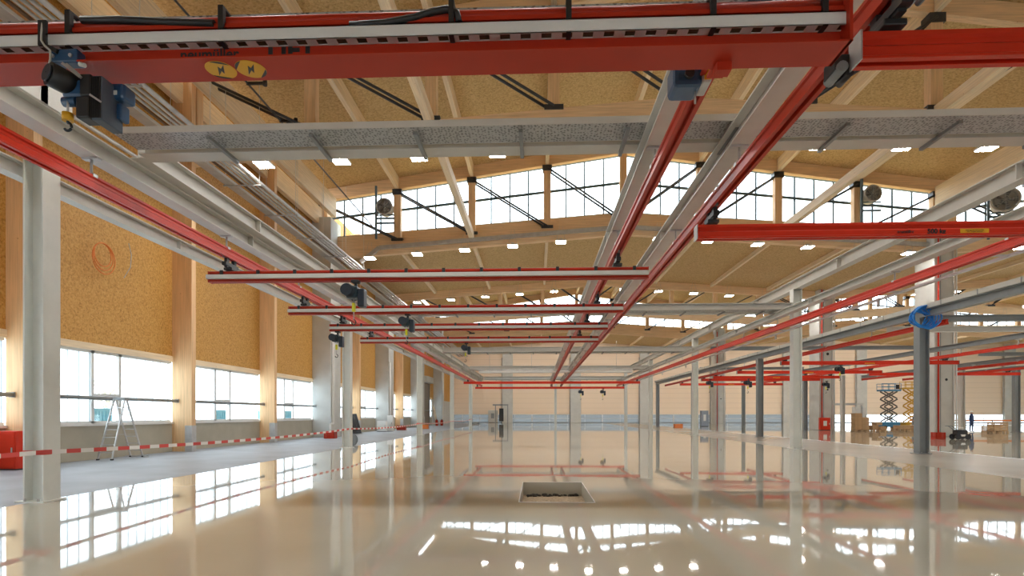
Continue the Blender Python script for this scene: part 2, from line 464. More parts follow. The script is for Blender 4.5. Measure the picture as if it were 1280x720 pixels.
# ------------------------------------------------------------------ back wall, right wall
m = MB(); m.box((XL-.35, YB, 1.5), (XR+.3, YB+.4, 17.6)); struct(m.build('wall_back', 'back_clad'))
for i in range(11):
    a = -28 + 1.2 + i*12.96; nwin += 1
    fr = MB()
    for x in (a, a+3.2, a+6.5, a+9.7, a+12.86): fr.box((x, YB+.05, -.2), (x+.1, YB+.15, 1.5))
    fr.box((a, YB+.05, -.2), (a+12.96, YB+.15, .1)); fr.box((a, YB+.05, .72), (a+12.96, YB+.15, .82))
    W = struct(fr.build('window_%d' % nwin, 'frame'))
    MB().box((a+.05, YB+.09, .05), (a+12.9, YB+.11, 1.5)).build('pane', 'glass' if i > 5 else 'dim_panel', W)
m = MB(); m.box((XL-.35, YB-.06, 1.46), (XR, YB+.02, 1.56)); struct(m.build('trim_3', 'frame'))
m = MB(); m.box((XL, YB-.08, 0), (XR, YB+.02, .12)); struct(m.build('baseboard_back', 'dark'))
m = MB(); m.box((XR, -14, 5.0), (XR+.4, YB, 17.6)); struct(m.build('wall_right', 'back_clad'))
m = MB(); m.box((XR, -14, -.2), (XR+.4, YB, .3)); struct(m.build('wall_right_plinth', 'sill_panel'))
for i in range(10):
    a = 8 + i*10
    nwin += 1
    fr = MB()
    for y in (a, a+4.9, a+9.88): fr.box((XR+.05, y, .3), (XR+.15, y+.12, 5.0))
    fr.box((XR+.05, a, 4.9), (XR+.15, a+10, 5.0)); fr.box((XR+.05, a, .3), (XR+.15, a+10, .4))
    W = struct(fr.build('window_%d' % nwin, 'frame'))
    MB().box((XR+.09, a+.1, .4), (XR+.11, a+9.9, 4.9)).build('translucent_pane', 'panel', W)
bp = [(-5.4, 1.9), (7.15, 1.9), (19.7, 1.7), (32.6, 1.8), (45.5, 1.8), (58.5, 1.8), (71.4, 1.8), (84.3, 1.9)]
for i, (x, w) in enumerate(bp):
    o = root('wall_pilaster', 'grey concrete pilaster on the end wall, %s from the window wall corner' % ORD[i], 'pilaster', (x, YB, 0), 0, 'pilasters of the end wall')
    MB().box((-w/2, -.5, 0), (w/2, 0, 14), bevel=.02).build('shaft', 'concrete', o)
    MB().cyl((-w/2-.1, -.2, 0), (-w/2-.1, -.2, 12), .07, 8).build('downpipe', 'galv', o)

# ------------------------------------------------------------------ roof
def zt(xc, x): return TOPC - TOPP*abs(x-xc)
def zb(xc, x): return BOTC - BOTP*abs(x-xc)
HIGH = [(-14, 42.3), (58.65, 91.35)]
LOW = [(42.3, 58.65), (91.35, 108.2)]
for ni, (xc, hw) in enumerate(NAVES + [NAVE3]):
    for (a, b) in HIGH:
        for s in (-1, 1):
            xe = xc + s*hw
            z0, z1 = zt(xc, xc)+.85, zt(xc, xe)+.85
            m = MB(); m.poly([(xc, a, z0), (xe, a, z1), (xe, b, z1), (xc, b, z0)], .25, (0, 0, 1))
            struct(m.build('ceiling', 'osb_ceiling'))
    for (a, b) in LOW:
        for s in (-1, 1):
            xe = xc + s*hw
            z0, z1 = zb(xc, xc)-.25, zb(xc, xe)-.25
            m = MB(); m.poly([(xc, a, z0), (xe, a, z1), (xe, b, z1), (xc, b, z0)], .25, (0, 0, 1))
            struct(m.build('ceiling', 'osb_ceiling'))
    # truss: two chords, posts, crossed tie rods
PLANE_WORDS = ['nearest one', 'the one under the first clerestory', 'the one behind the first low roof', 'the middle one of the second high roof', 'the one under the second clerestory']
def chord(m, xc, hw, zf, t0, t1, y0, y1, n=1):
    for s in (-1, 1):
        xe = xc + s*hw
        A = [(xc, zf(xc, xc)+t0), (xe, zf(xc, xe)+t0), (xe, zf(xc, xe)+t1), (xc, zf(xc, xc)+t1)]
        vs0 = [m.bm.verts.new((x, y0, z)) for x, z in A]; vs1 = [m.bm.verts.new((x, y1, z)) for x, z in A]
        for i in range(4): m.bm.faces.new((vs0[i], vs0[(i+1) % 4], vs1[(i+1) % 4], vs1[i]))
        m.bm.faces.new(vs0); m.bm.faces.new(vs1[::-1])
def make_truss(xc, hw, y, label):
    o = root('roof_truss', label, 'roof truss', (xc, y, 0), 0)
    m = MB(); chord(m, 0, hw, lambda c, x: TOPC - TOPP*abs(x), 0, .82, -.2, .2); m.build('top_chord', 'wood_x', o)
    m = MB(); chord(m, 0, hw, lambda c, x: BOTC - BOTP*abs(x), -.95, 0, -.22, .22); m.build('bottom_chord', 'wood_x', o)
    for k in range(-4, 5):
        x = k*NODE; zl = BOTC - BOTP*abs(x); zh = TOPC - TOPP*abs(x)
        wv = .25 if abs(k) < 4 else .3
        MB().box((x-wv, -.24, zl-.02), (x+wv, .24, zh+.1)).build('post', 'wood_z', o)
        if k != 0 and abs(k) < 4 or abs(k) == 4:
            MB().box((x-.34, -.29, zh-.42), (x+.34, .29, zh-.02)).build('node_plate', 'rod', o)
        if abs(k) < 4:
            MB().box((x-.42, -.29, zl-.05), (x+.42, .29, zl+.16)).build('node_plate', 'rod', o)
    for k in range(-4, 4):
        xa, xb = k*NODE, (k+1)*NODE
        if k >= 0: xa, xb = (k+1)*NODE, k*NODE            # from the outer post head to the inner post foot
        za, zc = TOPC - TOPP*abs(xa) - .2, BOTC - BOTP*abs(xb) + .1
        m = MB()
        for dy in (-.27, .27): m.cyl((xa, dy, za), (xb, dy, zc), .068, 6)
        m.build('tie_rod', 'rod', o)
    return o
T0 = make_truss(6.2, 22.3, PL[1], 'arched timber truss of the main hall, %s' % PLANE_WORDS[0])
for i in range(1, 5):
    copy_tree(T0, (6.2, PL[1+i], 0), None, 'arched timber truss of the main hall, %s' % PLANE_WORDS[i])
for i in range(0, 5):
    copy_tree(T0, (50.8, PL[1+i], 0), None, 'second-nave timber truss, in line with %s' % PLANE_WORDS[i])

TR = [10]
# clerestory windows behind the trusses
def clerestory(xc, y):
    global nwin
    for k in range(-4, 4):
        xa, xb = xc + k*NODE, xc + (k+1)*NODE
        nwin += 1
        fr = MB(); n = 4 if True else 3
        f = lambda x: zt(xc, x)+.06
        g = lambda x: zb(xc, x)+.79
        for j in range(0, n+1):
            x = xa + (xb-xa)*j/n
            fr.box((x-.05, y-.05, g(x)), (x+.05, y+.05, f(x)))
        mid = lambda x: (f(x)+g(x))/2 + .1
        fr.bar((xa, y-.02, mid(xa)), (xb, y-.02, mid(xb)), .10, .17)
        fr.bar((xa, y, f(xa)), (xb, y, f(xb)), .12, .1); fr.bar((xa, y, g(xa)), (xb, y, g(xb)), .12, .1)
        W = struct(fr.build('window_%d' % nwin, 'mullion'))
        p = MB(); p.poly([(xa, y, g(xa)), (xb, y, g(xb)), (xb, y, f(xb)), (xa, y, f(xa))], .012, (0, 1, 0))
        p.build('pane', 'glass', W)
    for s in (-1, 1):
        m = MB(); xe = xc + s*22.3
        m.poly([(xc, y-.08, zb(xc, xc)-.05), (xe, y-.08, zb(xc, xe)-.05), (xe, y-.08, zb(xc, xe)+.80), (xc, y-.08, zb(xc, xc)+.80)], .16, (0, 1, 0))
        TR[0] += 1; struct(m.build('trim_%d' % TR[0], 'wood_x'))
for xc, hw in NAVES + [NAVE3]:
    for y in (42.3+.42, 58.65-.42, 91.35+.42): clerestory(xc, y)
# the upper gable behind the last clerestory stays open to the sky: the end wall stops at the truss
# purlins
pcount = 0
def beam(name, label, cat, p0, p1, w, h, mat, group):
    o = root(name, label, cat, p0, 0, group)
    d = Vector(p1) - Vector(p0)
    MB().bar((0, 0, 0), d, w, h).build('beam_body', mat, o)
    return o
def single(name, label, cat, mb, mat, loc, group=None):
    return tag(mb.build(name, mat, None, loc), label, cat, group)
SEG = [(-13.9, 25.7, 'over the nearest bay'), (26.2, 42.05, 'before the first clerestory'), (58.9, 74.8, 'in the third roof bay'), (75.2, 91.1, 'in the fourth roof bay')]
for ni, (xc, hw) in enumerate(NAVES):
    for (a, b, wd) in SEG:
        for k in range(-3, 4):
            if ni == 1 and (k > 1 and a < 50): continue
            x = xc + k*NODE; z = zt(xc, x)
            m = MB(); m.box((-.13, 0, .02), (.13, b-a, .84))
            nm = ['ridge purlin'] if k == 0 else ['purlin, %s from ridge on the %s side' % (ORD[abs(k)-1], ('window' if k < 0 else 'valley') if ni == 0 else ('valley' if k < 0 else 'far'))]
            single('roof_purlin', '%s %s, %s' % (['pale timber', 'second-nave'][ni], nm[0], wd), 'purlin', m, 'wood_y', (x, a, z), 'roof purlins')
SEGL = [(42.85, 58.1, 'under the first low roof'), (91.9, 107.6, 'under the second low roof')]
for ni, (xc, hw) in enumerate(NAVES):
    for (a, b, wd) in SEGL:
        for k in range(-3, 4):
            x = xc + k*NODE; z = zb(xc, x)-.25
            m = MB(); m.box((-.11, 0, -.32), (.11, b-a, .0))
            nm = 'ridge joist' if k == 0 else 'joist, %s from ridge on the %s side' % (ORD[abs(k)-1], ('window' if k < 0 else 'valley') if ni == 0 else ('valley' if k < 0 else 'far'))
            single('ceiling_joist', '%s %s, %s' % (['slim timber', 'second-nave'][ni], nm, wd), 'joist', m, 'wood_y', (x, a, z), 'low roof joists')
# longitudinal ties at the bottom chord level
for (a, b, wd) in ((-13.9, 25.7, 'nearest bay'), (26.2, 42.05, 'bay before the first clerestory')):
    for k in (-2, 2):
        x = 6.2 + k*NODE; z = BOTC - BOTP*2*NODE - .15
        m = MB(); m.box((-.17, 0, -.25), (.17, b-a, .25))
        single('tie_beam', 'horizontal timber tie beam at truss feet, %s side, %s' % ('window wall' if k < 0 else 'valley', wd), 'tie beam', m, 'wood_y', (x, a, z), 'longitudinal tie beams')
# eaves glulam beams
for (x, z0, z1, w, lab) in ((-14.75, 14.35+H, 15.75+H, .3, 'deep pale glulam eaves beam running along the window wall'), (-15.75, 13.75+H, 14.95+H, .3, 'lower glulam wall beam just under the eaves beam'), (27.95, 14.35+H, 15.9+H, .35, 'deep glulam valley beam resting on the nearest valley pillar')):
    m = MB(); m.box((-w/2, 0, 0), (w/2, 55.9, z1-z0))
    single('eaves_beam', lab, 'beam', m, 'wood_y', (x, -13.9, z0), 'eaves beams')

# ------------------------------------------------------------------ hanging lamps
def make_lamp(loc, label):
    o = root('hanging_lamp', label, 'lamp', loc, 0, 'square hanging lamps')
    MB().box((-.36, -.36, 0), (.36, .36, .09), bevel=.02).build('housing', 'white', o)
    MB().box((-.33, -.33, -.012), (.33, .33, .0)).build('diffuser', 'lamp', o)
    m = MB(); m.box((-.12, -.12, .09), (.12, .12, .22)); m.build('driver_box', 'galv', o)
    m = MB()
    for dx in (-.3, .3): m.cyl((dx, 0, .09), (dx*.3, 0, 1.15), .008, 5)
    m.build('suspension_wire', 'tray', o)
    return o
L0 = None
for ri, (y, wd) in enumerate(((8.6, 'added row above the big bridge'), (25.0, 'row before the nearest truss'), (41.2, 'row before the first clerestory'), (57.7, 'row before the second high roof'))):  # first row is added out of view to light the near floor
    for k in range(12):
        x = -11.9 + 3.4*k
        z = (11.4 + H - .028*abs(x-6.2)) if ri < 2 else (12.45 + H - .072*abs(x-6.2))
        lab = 'square hanging lamp, %s from the window wall in the %s' % (ORD[k], wd)
        if L0 is None: L0 = make_lamp((x, y, z), lab)
        else: copy_tree(L0, (x, y, z), None, lab)
for ri, (y, wd) in enumerate(((25.0, 'nearest row'), (41.2, 'second row'), (57.7, 'third row'), (74.3, 'fourth row'))):
    for k in range(8):
        x = 33.0 + 3.5*k; z = 12.0 + H - .06*abs(x-50.8) + .4
        copy_tree(L0, (x, y, z), None, 'hanging lamp of the second nave, %s from the valley pillars, %s' % (ORD[k], wd))

# added linear luminaires, hidden behind the last clerestory truss, to brighten the end wall
for ni, (xc, hw) in enumerate(NAVES):
    for k in range(8):
        x = xc - 17.5 + 5*k; z = zb(xc, x) - .42
        o = root('added_wall_light', 'added lamp behind the last clerestory truss brightening the end wall, %s of the %s nave' % (ORD[k], ['first', 'second'][ni]), 'lamp', (x, 91.95, z), 0, 'added lamps brightening the end wall')
        rt = Matrix.Rotation(math.radians(62), 3, 'X')
        MB().box((-1.25, -.16, 0), (1.25, .16, .08), rt, (0, 0, 0)).build('housing', 'white', o)
        MB().box((-1.2, -.14, -.012), (1.2, .14, 0), rt, (0, 0, 0)).build('diffuser', 'lamp', o)
        for dx in (-.9, .9): MB().box((dx-.02, -.18, .02), (dx+.02, -.12, .30)).build('bracket', 'galv', o)

# fans at the clerestory
def make_fan(loc, label, r, rz=0):
    o = root('axial_fan', label, 'fan', loc, rz, 'axial fans at the clerestory')
    m = MB()
    m.tube([(r*math.cos(2*PI*i/24), -.2, r*math.sin(2*PI*i/24)) for i in range(24)], .05, 6, True)
    n = 24
    A = [m.bm.verts.new((r*math.cos(2*PI*i/n), -.22, r*math.sin(2*PI*i/n))) for i in range(n)]
    B = [m.bm.verts.new((r*math.cos(2*PI*i/n), .5, r*math.sin(2*PI*i/n))) for i in range(n)]
    C2 = [m.bm.verts.new((r*.93*math.cos(2*PI*i/n), .5, r*.93*math.sin(2*PI*i/n))) for i in range(n)]
    D = [m.bm.verts.new((r*.93*math.cos(2*PI*i/n), -.22, r*.93*math.sin(2*PI*i/n))) for i in range(n)]
    for i in range(n):
        j = (i+1) % n
        m.bm.faces.new((A[i], A[j], B[j], B[i])); m.bm.faces.new((B[i], B[j], C2[j], C2[i])); m.bm.faces.new((C2[i], C2[j], D[j], D[i])); m.bm.faces.new((D[i], D[j], A[j], A[i]))
    m.build('drum', 'grey', o)
    m = MB()
    for q in (.3, .5, .7, .88):
        m.tube([(r*q*math.cos(2*PI*i/24), -.2, r*q*math.sin(2*PI*i/24)) for i in range(24)], .014, 4, True)
    for i in range(8): m.cyl((0, -.2, 0), (r*math.cos(PI*i/4), -.2, r*math.sin(PI*i/4)), .014, 4)
    m.build('grille', 'galv', o)
    m = MB(); m.cyl((0, .40, 0), (0, .43, 0), r*.92, 24); m.build('back_plate', 'grey', o)
    m = MB(); m.cyl((0, -.12, 0), (0, .35, 0), r*.24, 14); m.build('hub', 'dark', o)
    for i in range(5):
        a = 2*PI*i/5
        m = MB(); c, s_ = math.cos(a), math.sin(a)
        m.poly([(r*.2*c-.05*s_, -.05, r*.2*s_+.05*c), (r*.88*c-.16*s_, -.06, r*.88*s_+.16*c), (r*.88*c+.16*s_, .10, r*.88*s_-.16*c), (r*.2*c+.05*s_, .05, r*.2*s_-.05*c)], .015, (0, 1, 0))
        m.build('blade', 'dark', o)
    m = MB()
    m.box((-r-.16, -.02, -r-1.7), (-r-.02, .12, r+1.0)); m.box((-r-.1, .02, -r-.28), (r+.1, .12, -r-.16)); m.box((-r-.1, .02, -r-.62), (r+.1, .12, -r-.5)); m.box((-r-.1, .02, -r-.02), (r+.1, .12, -r+.06))
    m.build('mounting_frame', 'mullion', o)
    return o
F0 = make_fan((-10.95, 41.7, 14.95+H), 'round axial fan in front of the clerestory, close to the window wall', .56)
copy_tree(F0, (23.3, 41.7, 15.35+H), None, 'round axial fan in front of the clerestory, close to the valley pillars')
make_fan((31.2, 40.3, 14.3+H), 'largest round fan, white drum in the second nave beyond the valley beam', .78, -.5)

# ------------------------------------------------------------------ steel columns
def make_column(name, label, x0, x1, y, ztop, mat, group, hx=True, depth=.36):
    """H section: flanges face +-x, web faces the hall's long axis"""
    cx = (x0+x1)/2; w = (x1-x0)/2; o = root(name, label, 'column', (cx, y+.18, 0), 0, group)
    t = .03; d = depth/2
    m = MB(); poly = [(-w,-d),(-w+t,-d),(-w+t,-.012),(w-t,-.012),(w-t,-d),(w,-d),(w,d),(w-t,d),(w-t,.012),(-w+t,.012),(-w+t,d),(-w,d)]
    A = [m.bm.verts.new((x, yy, .02)) for x, yy in poly]; B = [m.bm.verts.new((x, yy, ztop)) for x, yy in poly]
    for i in range(len(poly)):
        j = (i+1) % len(poly); m.bm.faces.new((A[i], A[j], B[j], B[i]))
    m.bm.faces.new(A[::-1]); m.bm.faces.new(B)
    m.build('shaft', mat, o)
    MB().box((-w-.1, -d-.06, 0), (w+.06, d+.06, .025)).build('base_plate', mat, o)
    MB().box((-w-.02, -d-.02, ztop), (w+.02, d+.02, ztop+.025)).build('cap_plate', mat, o)
    m = MB()
    for sx in (-1, 1):
        for sy in (-1, 1):
            m.cyl((sx*(w-.06) , sy*(d+.03), .025), (sx*(w-.06), sy*(d+.03), .07), .018, 6)
    m.build('anchor_bolt', 'galv', o)
    return o
for i, y in enumerate(LINES):
    make_column('steel_column', 'light grey steel crane column with barrier tape, %s' % ['nearest one, in front of the step ladder', 'second one along the tape', 'third one along the tape', 'fourth one along the tape', 'last one along the tape'][i], -8.76, -8.40, y, 4.42+H, 'column_grey', None)
for i, y in enumerate(LINES[1:]):
    make_column('steel_column', 'light grey steel crane column on the valley side, %s' % ['nearest and tallest in view', 'second along its row', 'third along its row', 'last along its row'][i], 11.17, 11.55, y, 5.46+H, 'column_grey', None)
make_column('steel_column', 'thin light grey column at the far end between the middle rails', 2.25, 2.55, 75.0, 4.1+H, 'column_grey', None)
for i, y in enumerate([22.9, 39.2, 55.6, 71.9]):
    make_column('dark_steel_column', 'dark grey steel column, %s' % ['nearest one, carrying the blue hose coil', 'second in line behind the hose coil column', 'third in line behind the hose coil column', 'last in line, by the end of the dark runway'][i], 14.58, 14.95, y, 3.66+H, 'dark', None)
for i, y in enumerate([39.2, 55.6, 71.9]):
    make_column('dark_steel_column', 'dark grey steel column of the outer row near the valley pillars, %s' % ['nearest of the three', 'middle of the three', 'farthest of the three'][i], 24.9, 25.25, y, 3.80+H, 'dark', None)
make_column('slim_column', 'slim light grey column beside the stack of cartons', 27.3, 27.6, 53.5, 3.5+H, 'grey', None)
make_column('slim_column', 'slim light grey column beyond the nearest valley pillar', 33.75, 34.1, 48.0, 3.6+H, 'grey', None)
make_column('dark_steel_column', 'dark grey steel column out in the second nave', 40.3, 40.75, 51.0, 4.0+H, 'dark', None)

# ------------------------------------------------------------------ longitudinal runway beams and rails
def runway(name, label, x, z, y0, y1, w, h, mat, group):
    o = root(name, label, 'beam', (x, y0, z), 0, group)
    L = y1-y0
    MB().ibeam((0, 0, 0), (0, L, 0), w, h).build('profile', mat, o)
    y = 6.0 - y0
    while y < L:
        m = MB(); m.box((-w/2+.01, y-.012, .022), (w/2-.01, y+.012, h-.022)); m.box((-w/2-.004, y-.16, h*.3), (w/2-.1, y-.15, h*.7)) if False else None
        m.build('stiffener', mat, o)
        y += 8.17
    return o
def rail(name, label, x, z, y0, y1, mat, ztop, group, k=1.0):
    o = root(name, label, 'rail', (x, y0, z), 0, group)
    L = y1-y0
    MB().kbk((0, 0, 0), (0, L, 0), k).build('profile', mat, o)
    y = 5.0 - y0 if y0 < 5 else .8
    while y < L:
        m = MB(); m.cyl((0, y, .23*k), (0, y, ztop-z), .02, 6); m.box((-.07, y-.05, .20*k), (.07, y+.05, .25*k)); m.box((-.13, y-.05, ztop-z-.03), (.13, y+.05, ztop-z))
        m.build('hanger', 'galv', o)
        y += 4.09
    m = MB(); m.box((-.09*k, L, -.01), (.09*k, L+.02, .24*k)); m.build('end_stop', 'black', o)
    return o
RB, RT = 3.61+H, 3.84+H
BB, BT = 4.12+H, 4.42+H
runway('runway_beam', 'light grey runway beam above the red rail on the window wall side', -7.15, BB, -8, 75.6, .30, BT-BB, 'grey', None)
runway('runway_beam', 'light grey runway beam above the red rail left of the ridge, over the blue drive', 1.82, BB, -8, 75.6, .30, BT-BB, 'grey', None)
runway('runway_beam', 'light grey runway beam above the middle red rail where both cranes end', 3.10, BB, -8, 75.6, .30, BT-BB, 'grey', None)
runway('runway_beam', 'light grey runway beam above the red rail on the valley side', 10.3, BB, -8, 75.6, .30, BT-BB-.06, 'grey', None)
runway('runway_beam', 'upper light grey beam on top of the valley side columns', 11.36, 5.46+H, -8, 75.6, .32, .43, 'grey', None)
runway('runway_beam', 'upper pale beam lying over the runway beam on the window wall side', -6.95, 4.47+H, 9.9, 75.6, .26, .34, 'grey', None)
runway('runway_beam', 'outer pale beam along the window wall side columns, behind the red rail', -8.95, 4.08+H, -8, 75.6, .22, .27, 'grey', None)
rail('crane_rail', 'long red crane rail on the window wall side', -7.15, RB, -8, 75.4, 'red_bright', BB, None)
rail('crane_rail', 'long red crane rail with the blue drive unit', 1.82, RB, -8, 75.4, 'red', BB, None)
rail('crane_rail', 'long red crane rail in the middle where both crane bridges end', 3.10, RB, -8, 75.4, 'red', BB, None)
rail('crane_rail', 'long red crane rail on the valley side', 10.3, RB, -8, 75.4, 'red_bright', BB, None)
o = root('conductor_line', 'thin grey conductor line below the valley side red rail', 'conductor', (10.85, -8, 3.62+H))
MB().box((-.05, 0, 0), (.05, 83, .06)).build('track', 'galv', o)
for y in range(6, 82, 4):
    MB().box((-.6, y, .05), (.04, y+.05, .09)).build('arm', 'galv', o)
    if y % 8 == 2: MB().box((-.03, y+1, -.2), (.03, y+1.08, 0)).build('collector', 'tray', o)

# cross beams with perforated tray
def cross_beam(y, label, x0=-6.78, x1=11.17):
    o = root('cross_beam', label, 'beam', (x0, y, 4.44+H), 0, 'cross beams of the crane frame')
    L = x1-x0
    MB().ibeam((0, .24, 0), (L, .24, 0), .34, .46).build('profile', 'grey', o)
    MB().box((0, -.52, .06), (L, .05, .075)).build('tray_bottom', 'perforated', o)
    m = MB(); m.box((0, -.54, .06), (L, -.52, .16)); m.box((0, .05, .06), (L, .06, .13)); m.build('tray_side', 'grey', o)
    x = 1.55
    while x < L:
        MB().box((x-.03, -.52, -.05), (x+.03, .41, .0)).build('tray_bracket', 'dark', o); x += 1.66
    return o
for i, y in enumerate(LINES):
    cross_beam(y, 'wide grey cross beam with perforated tray, %s' % ['nearest one, under the hanging lamps', 'second one, behind the second red crane bridge', 'third one down the hall', 'fourth one down the hall', 'last one at the far end of the rails'][i])
o = root('heater_strip', 'long white radiant strip hung across the far crane bay', 'heater', (-5.5, 55.5, 3.95+H))
MB().box((0, -.3, .0), (14.5, .3, .22), bevel=.04).build('casing', 'white', o)
MB().cyl((-.02, 0, .3), (14.5, 0, .3), .05, 8).build('pipe', 'galv', o)
for x in (1, 5, 9, 13): MB().cyl((x, 0, .2), (x, 0, 3), .015, 5).build('hanger', 'galv', o)

# ------------------------------------------------------------------ light crane bridges
def trolley(parent, x, ztop, zbot, d=.0):
    t = MB().box((x-.10, d-.12, zbot), (x+.10, d+.12, zbot+.06), bevel=.01).build('trolley', 'black', parent)
    m = MB()
    for sy in (-.16, .16):
        m.box((x-.035, sy-.05, zbot+.05), (x+.035, sy+.05, ztop))
    m.box((x-.05, -.28, zbot+.08), (x+.05, .28, zbot+.16)); m.build('carriage', 'black', t)
    for sy in (-.25, .25):
        MB().cyl((x-.05, sy, ztop+.035), (x+.05, sy, ztop+.035), .035, 10).build('wheel', 'dark', t)
    return t
def bridge(y, x0, x1, zb_, rails, label, style, n_clip, mat='red'):
    o = root('crane_bridge', label, 'crane bridge', ((x0+x1)/2, y, zb_), 0, 'light crane bridges')
    L = (x1-x0)/2; hgt = .25; k = hgt/.23
    MB().kbk((-L, 0, 0), (L, 0, 0), k).build('girder', mat, o)
    if style == 'channel':
        MB().box((-L, -.21, .055), (L, -.12, .145)).build('cable_channel', 'grey', o)
        MB().box((-L, .0-.02, hgt), (L, .10, hgt+.018)).build('tray', 'tray', o)
        for i in range(n_clip):
            x = -L + .3 + (2*L-.6)*i/(n_clip-1)
            MB().box((x-.03, -.225, .05), (x+.03, .08, .07)).build('clip', 'black', o) if False else MB().box((x-.035, -.10, .145), (x+.035, -.066, hgt+.02)).build('clip', 'black', o)
    MB().box((-L-.015, -.10, -.01), (-L, .10, hgt)).build('end_plate', 'red' if style == 'channel' else 'galv', o)
    MB().box((L, -.10, -.01), (L+.015, .10, hgt)).build('end_plate', 'red' if style == 'channel' else 'galv', o)
    for rx in rails:
        trolley(o, rx-(x0+x1)/2, RB - zb_, hgt+.02)
    return o
ZB = 3.08+H
bridge(13.35, -7.62, 2.50, ZB, (-7.15, 1.82), 'red and grey crane bridge of the window wall bay, nearest of the slim ones', 'channel', 12)
bridge(17.75, -7.62, 2.58, ZB, (-7.15, 1.82), 'slim red and grey crane bridge, second from the step ladder end', 'channel', 12)
bridge(21.3, -7.62, 2.55, ZB, (-7.15, 1.82), 'slim red and grey crane bridge with a hoist at its very end, third one', 'channel', 12)
bridge(25.0, -7.6, 2.60, ZB, (-7.15, 1.82), 'red and grey crane bridge, fourth of the slim ones', 'channel', 12)
bridge(60.5, -7.6, 10.6, ZB+.1, (-7.15, 1.82, 10.3), 'far red crane bridge spanning the whole hall width', 'plain', 2, 'red_bright')
bridge(70.0, -7.4, 10.4, ZB, (-7.15, 1.82, 10.3), 'farthest red crane bridge spanning the whole hall width', 'plain', 2, 'red_bright')
bB = bridge(10.5, 2.83, 10.5, ZB+.02, (3.10, 10.3), 'bright red crane bridge marked 500 kg over the valley side bay', 'plain', 2, 'red_bright')
bA = bridge(5.30, 2.83, 10.5, ZB+.02, (3.10, 10.3), 'bright red crane bridge closest overhead in the valley side bay', 'plain', 2, 'red_bright')
# inscription on the 500 kg bridge
cx = (2.83+10.5)/2
text_mesh('lettering', '500 kg', .115, 'black', bB, (7.47-cx-.55, -.078, .075), (PI/2, 0, 0), .004)
text_mesh('lettering', 'neumüller', .07, 'black', bB, (6.45-cx-.05, -.078, .075), (PI/2, 0, 0), .002)
MB().box((7.32-cx, -.078, .04), (7.80-cx, -.074, .115)).build('warning_label', 'yellow', bB)['label'] = 'yellow warning label'
text_mesh('lettering', 'Achtung Last nicht pendeln', .028, 'black', bB, (7.56-cx, -.081, .09), (PI/2, 0, 0), 0)
text_mesh('lettering', 'max. Traglast beachten', .028, 'black', bB, (7.56-cx, -.081, .062), (PI/2, 0, 0), 0)

# the big bridge close overhead
ZN = 2.94 + H
bx0, bx1 = -7.7, 2.48
nb = root('overhead_crane_bridge', 'large red crane bridge closest overhead, with slotted grey channel and yellow warning discs', 'crane bridge', (0, 4.87, ZN))
m = MB()
m.box((bx0, -.17, 0), (bx1, .17, .012)); m.box((bx0, -.02, .012), (bx1, .02, .35)); m.box((bx0, -.09, .30), (bx1, .09, .335)); m.cyl((bx0, -.02, .375), (bx1, -.02, .375), .05, 12)
m.build('girder', 'red', nb)
# grey channel with slots in its underside (real openings)
m = MB(); y0, y1 = -.115, -.022; z0, z1 = .168, .27
m.box((bx0, y0, z0), (bx1, y0+.006, z1)); m.box((bx0, y0, z1-.006), (bx1, y0+.03, z1)); m.box((bx0, y0, z0), (bx1, y0+.014, z0+.005)); m.box((bx0, y1-.014, z0), (bx1, y1, z0+.005))
x = bx0
while x < bx1 - .12:
    m.box((x, y0+.014, z0), (x+.088, y1-.014, z0+.005)); x += .17
m.build('cable_channel', 'white', nb)
m = MB(); m.box((bx0, y1-.006, z0+.005), (bx1, y1, z0+.06)); m.build('channel_back', 'brown', nb)
m = MB(); m.box((bx0, .02, .43), (bx1, .14, .436)); m.box((bx0, .012, .43), (bx1, .02, .475)); m.box((bx0, .14, .43), (bx1, .148, .475)); m.build('perforated_tray', 'perforated', nb)
for x in (-6.9, -3.95, -2.63, -.7, .26, 1.42, 2.3):
    m = MB(); m.box((x-.022, -.12, .27), (x+.022, -.075, .46)); m.box((x-.022, -.12, .455), (x+.022, .05, .47)); m.build('channel_clip', 'black', nb)
    MB().box((x-.02, -.118, .160), (x+.02, -.02, .168)).build('underside_clip', 'black', nb)
m = MB(); pts = [(-3.85, -.085, .40), (-3.5, -.085, .39), (-3.1, -.085, .36), (-2.7, -.085, .335)]
m.tube(pts, .032, 8); m.build('cable_loom', 'black', nb)
m = MB(); m.tube([(-1.55, -.085, .29), (-1.25, -.085, .30), (-1.0, -.085, .34), (-.85, -.085, .385), (-.74, -.085, .40), (-.66, -.085, .37), (-.64, -.085, .29)], .03, 8); m.build('cable_loom', 'black', nb)
m = MB(); m.box((bx1-.02, -.17, 0), (bx1+.005, .17, .42)); m.build('end_plate', 'red', nb)
m = MB(); m.box((1.48, .17, -.005), (1.62, .30, .02)); m.box((1.50, .06, -.07), (1.62, .17, .0)); m.build('stop_bracket', 'red', nb)
for rx in (-7.15, 1.82): trolley(nb, rx, RB-ZN, .43, .1)
text_mesh('lettering', 'neumüller', .125, 'black', nb, (-2.78, -.0215, .118), (PI/2, 0, 0), .003)
text_mesh('lettering', 'LIFT', .23, 'black', nb, (-2.07, -.0215, .125), (PI/2, 0, 0), .008)
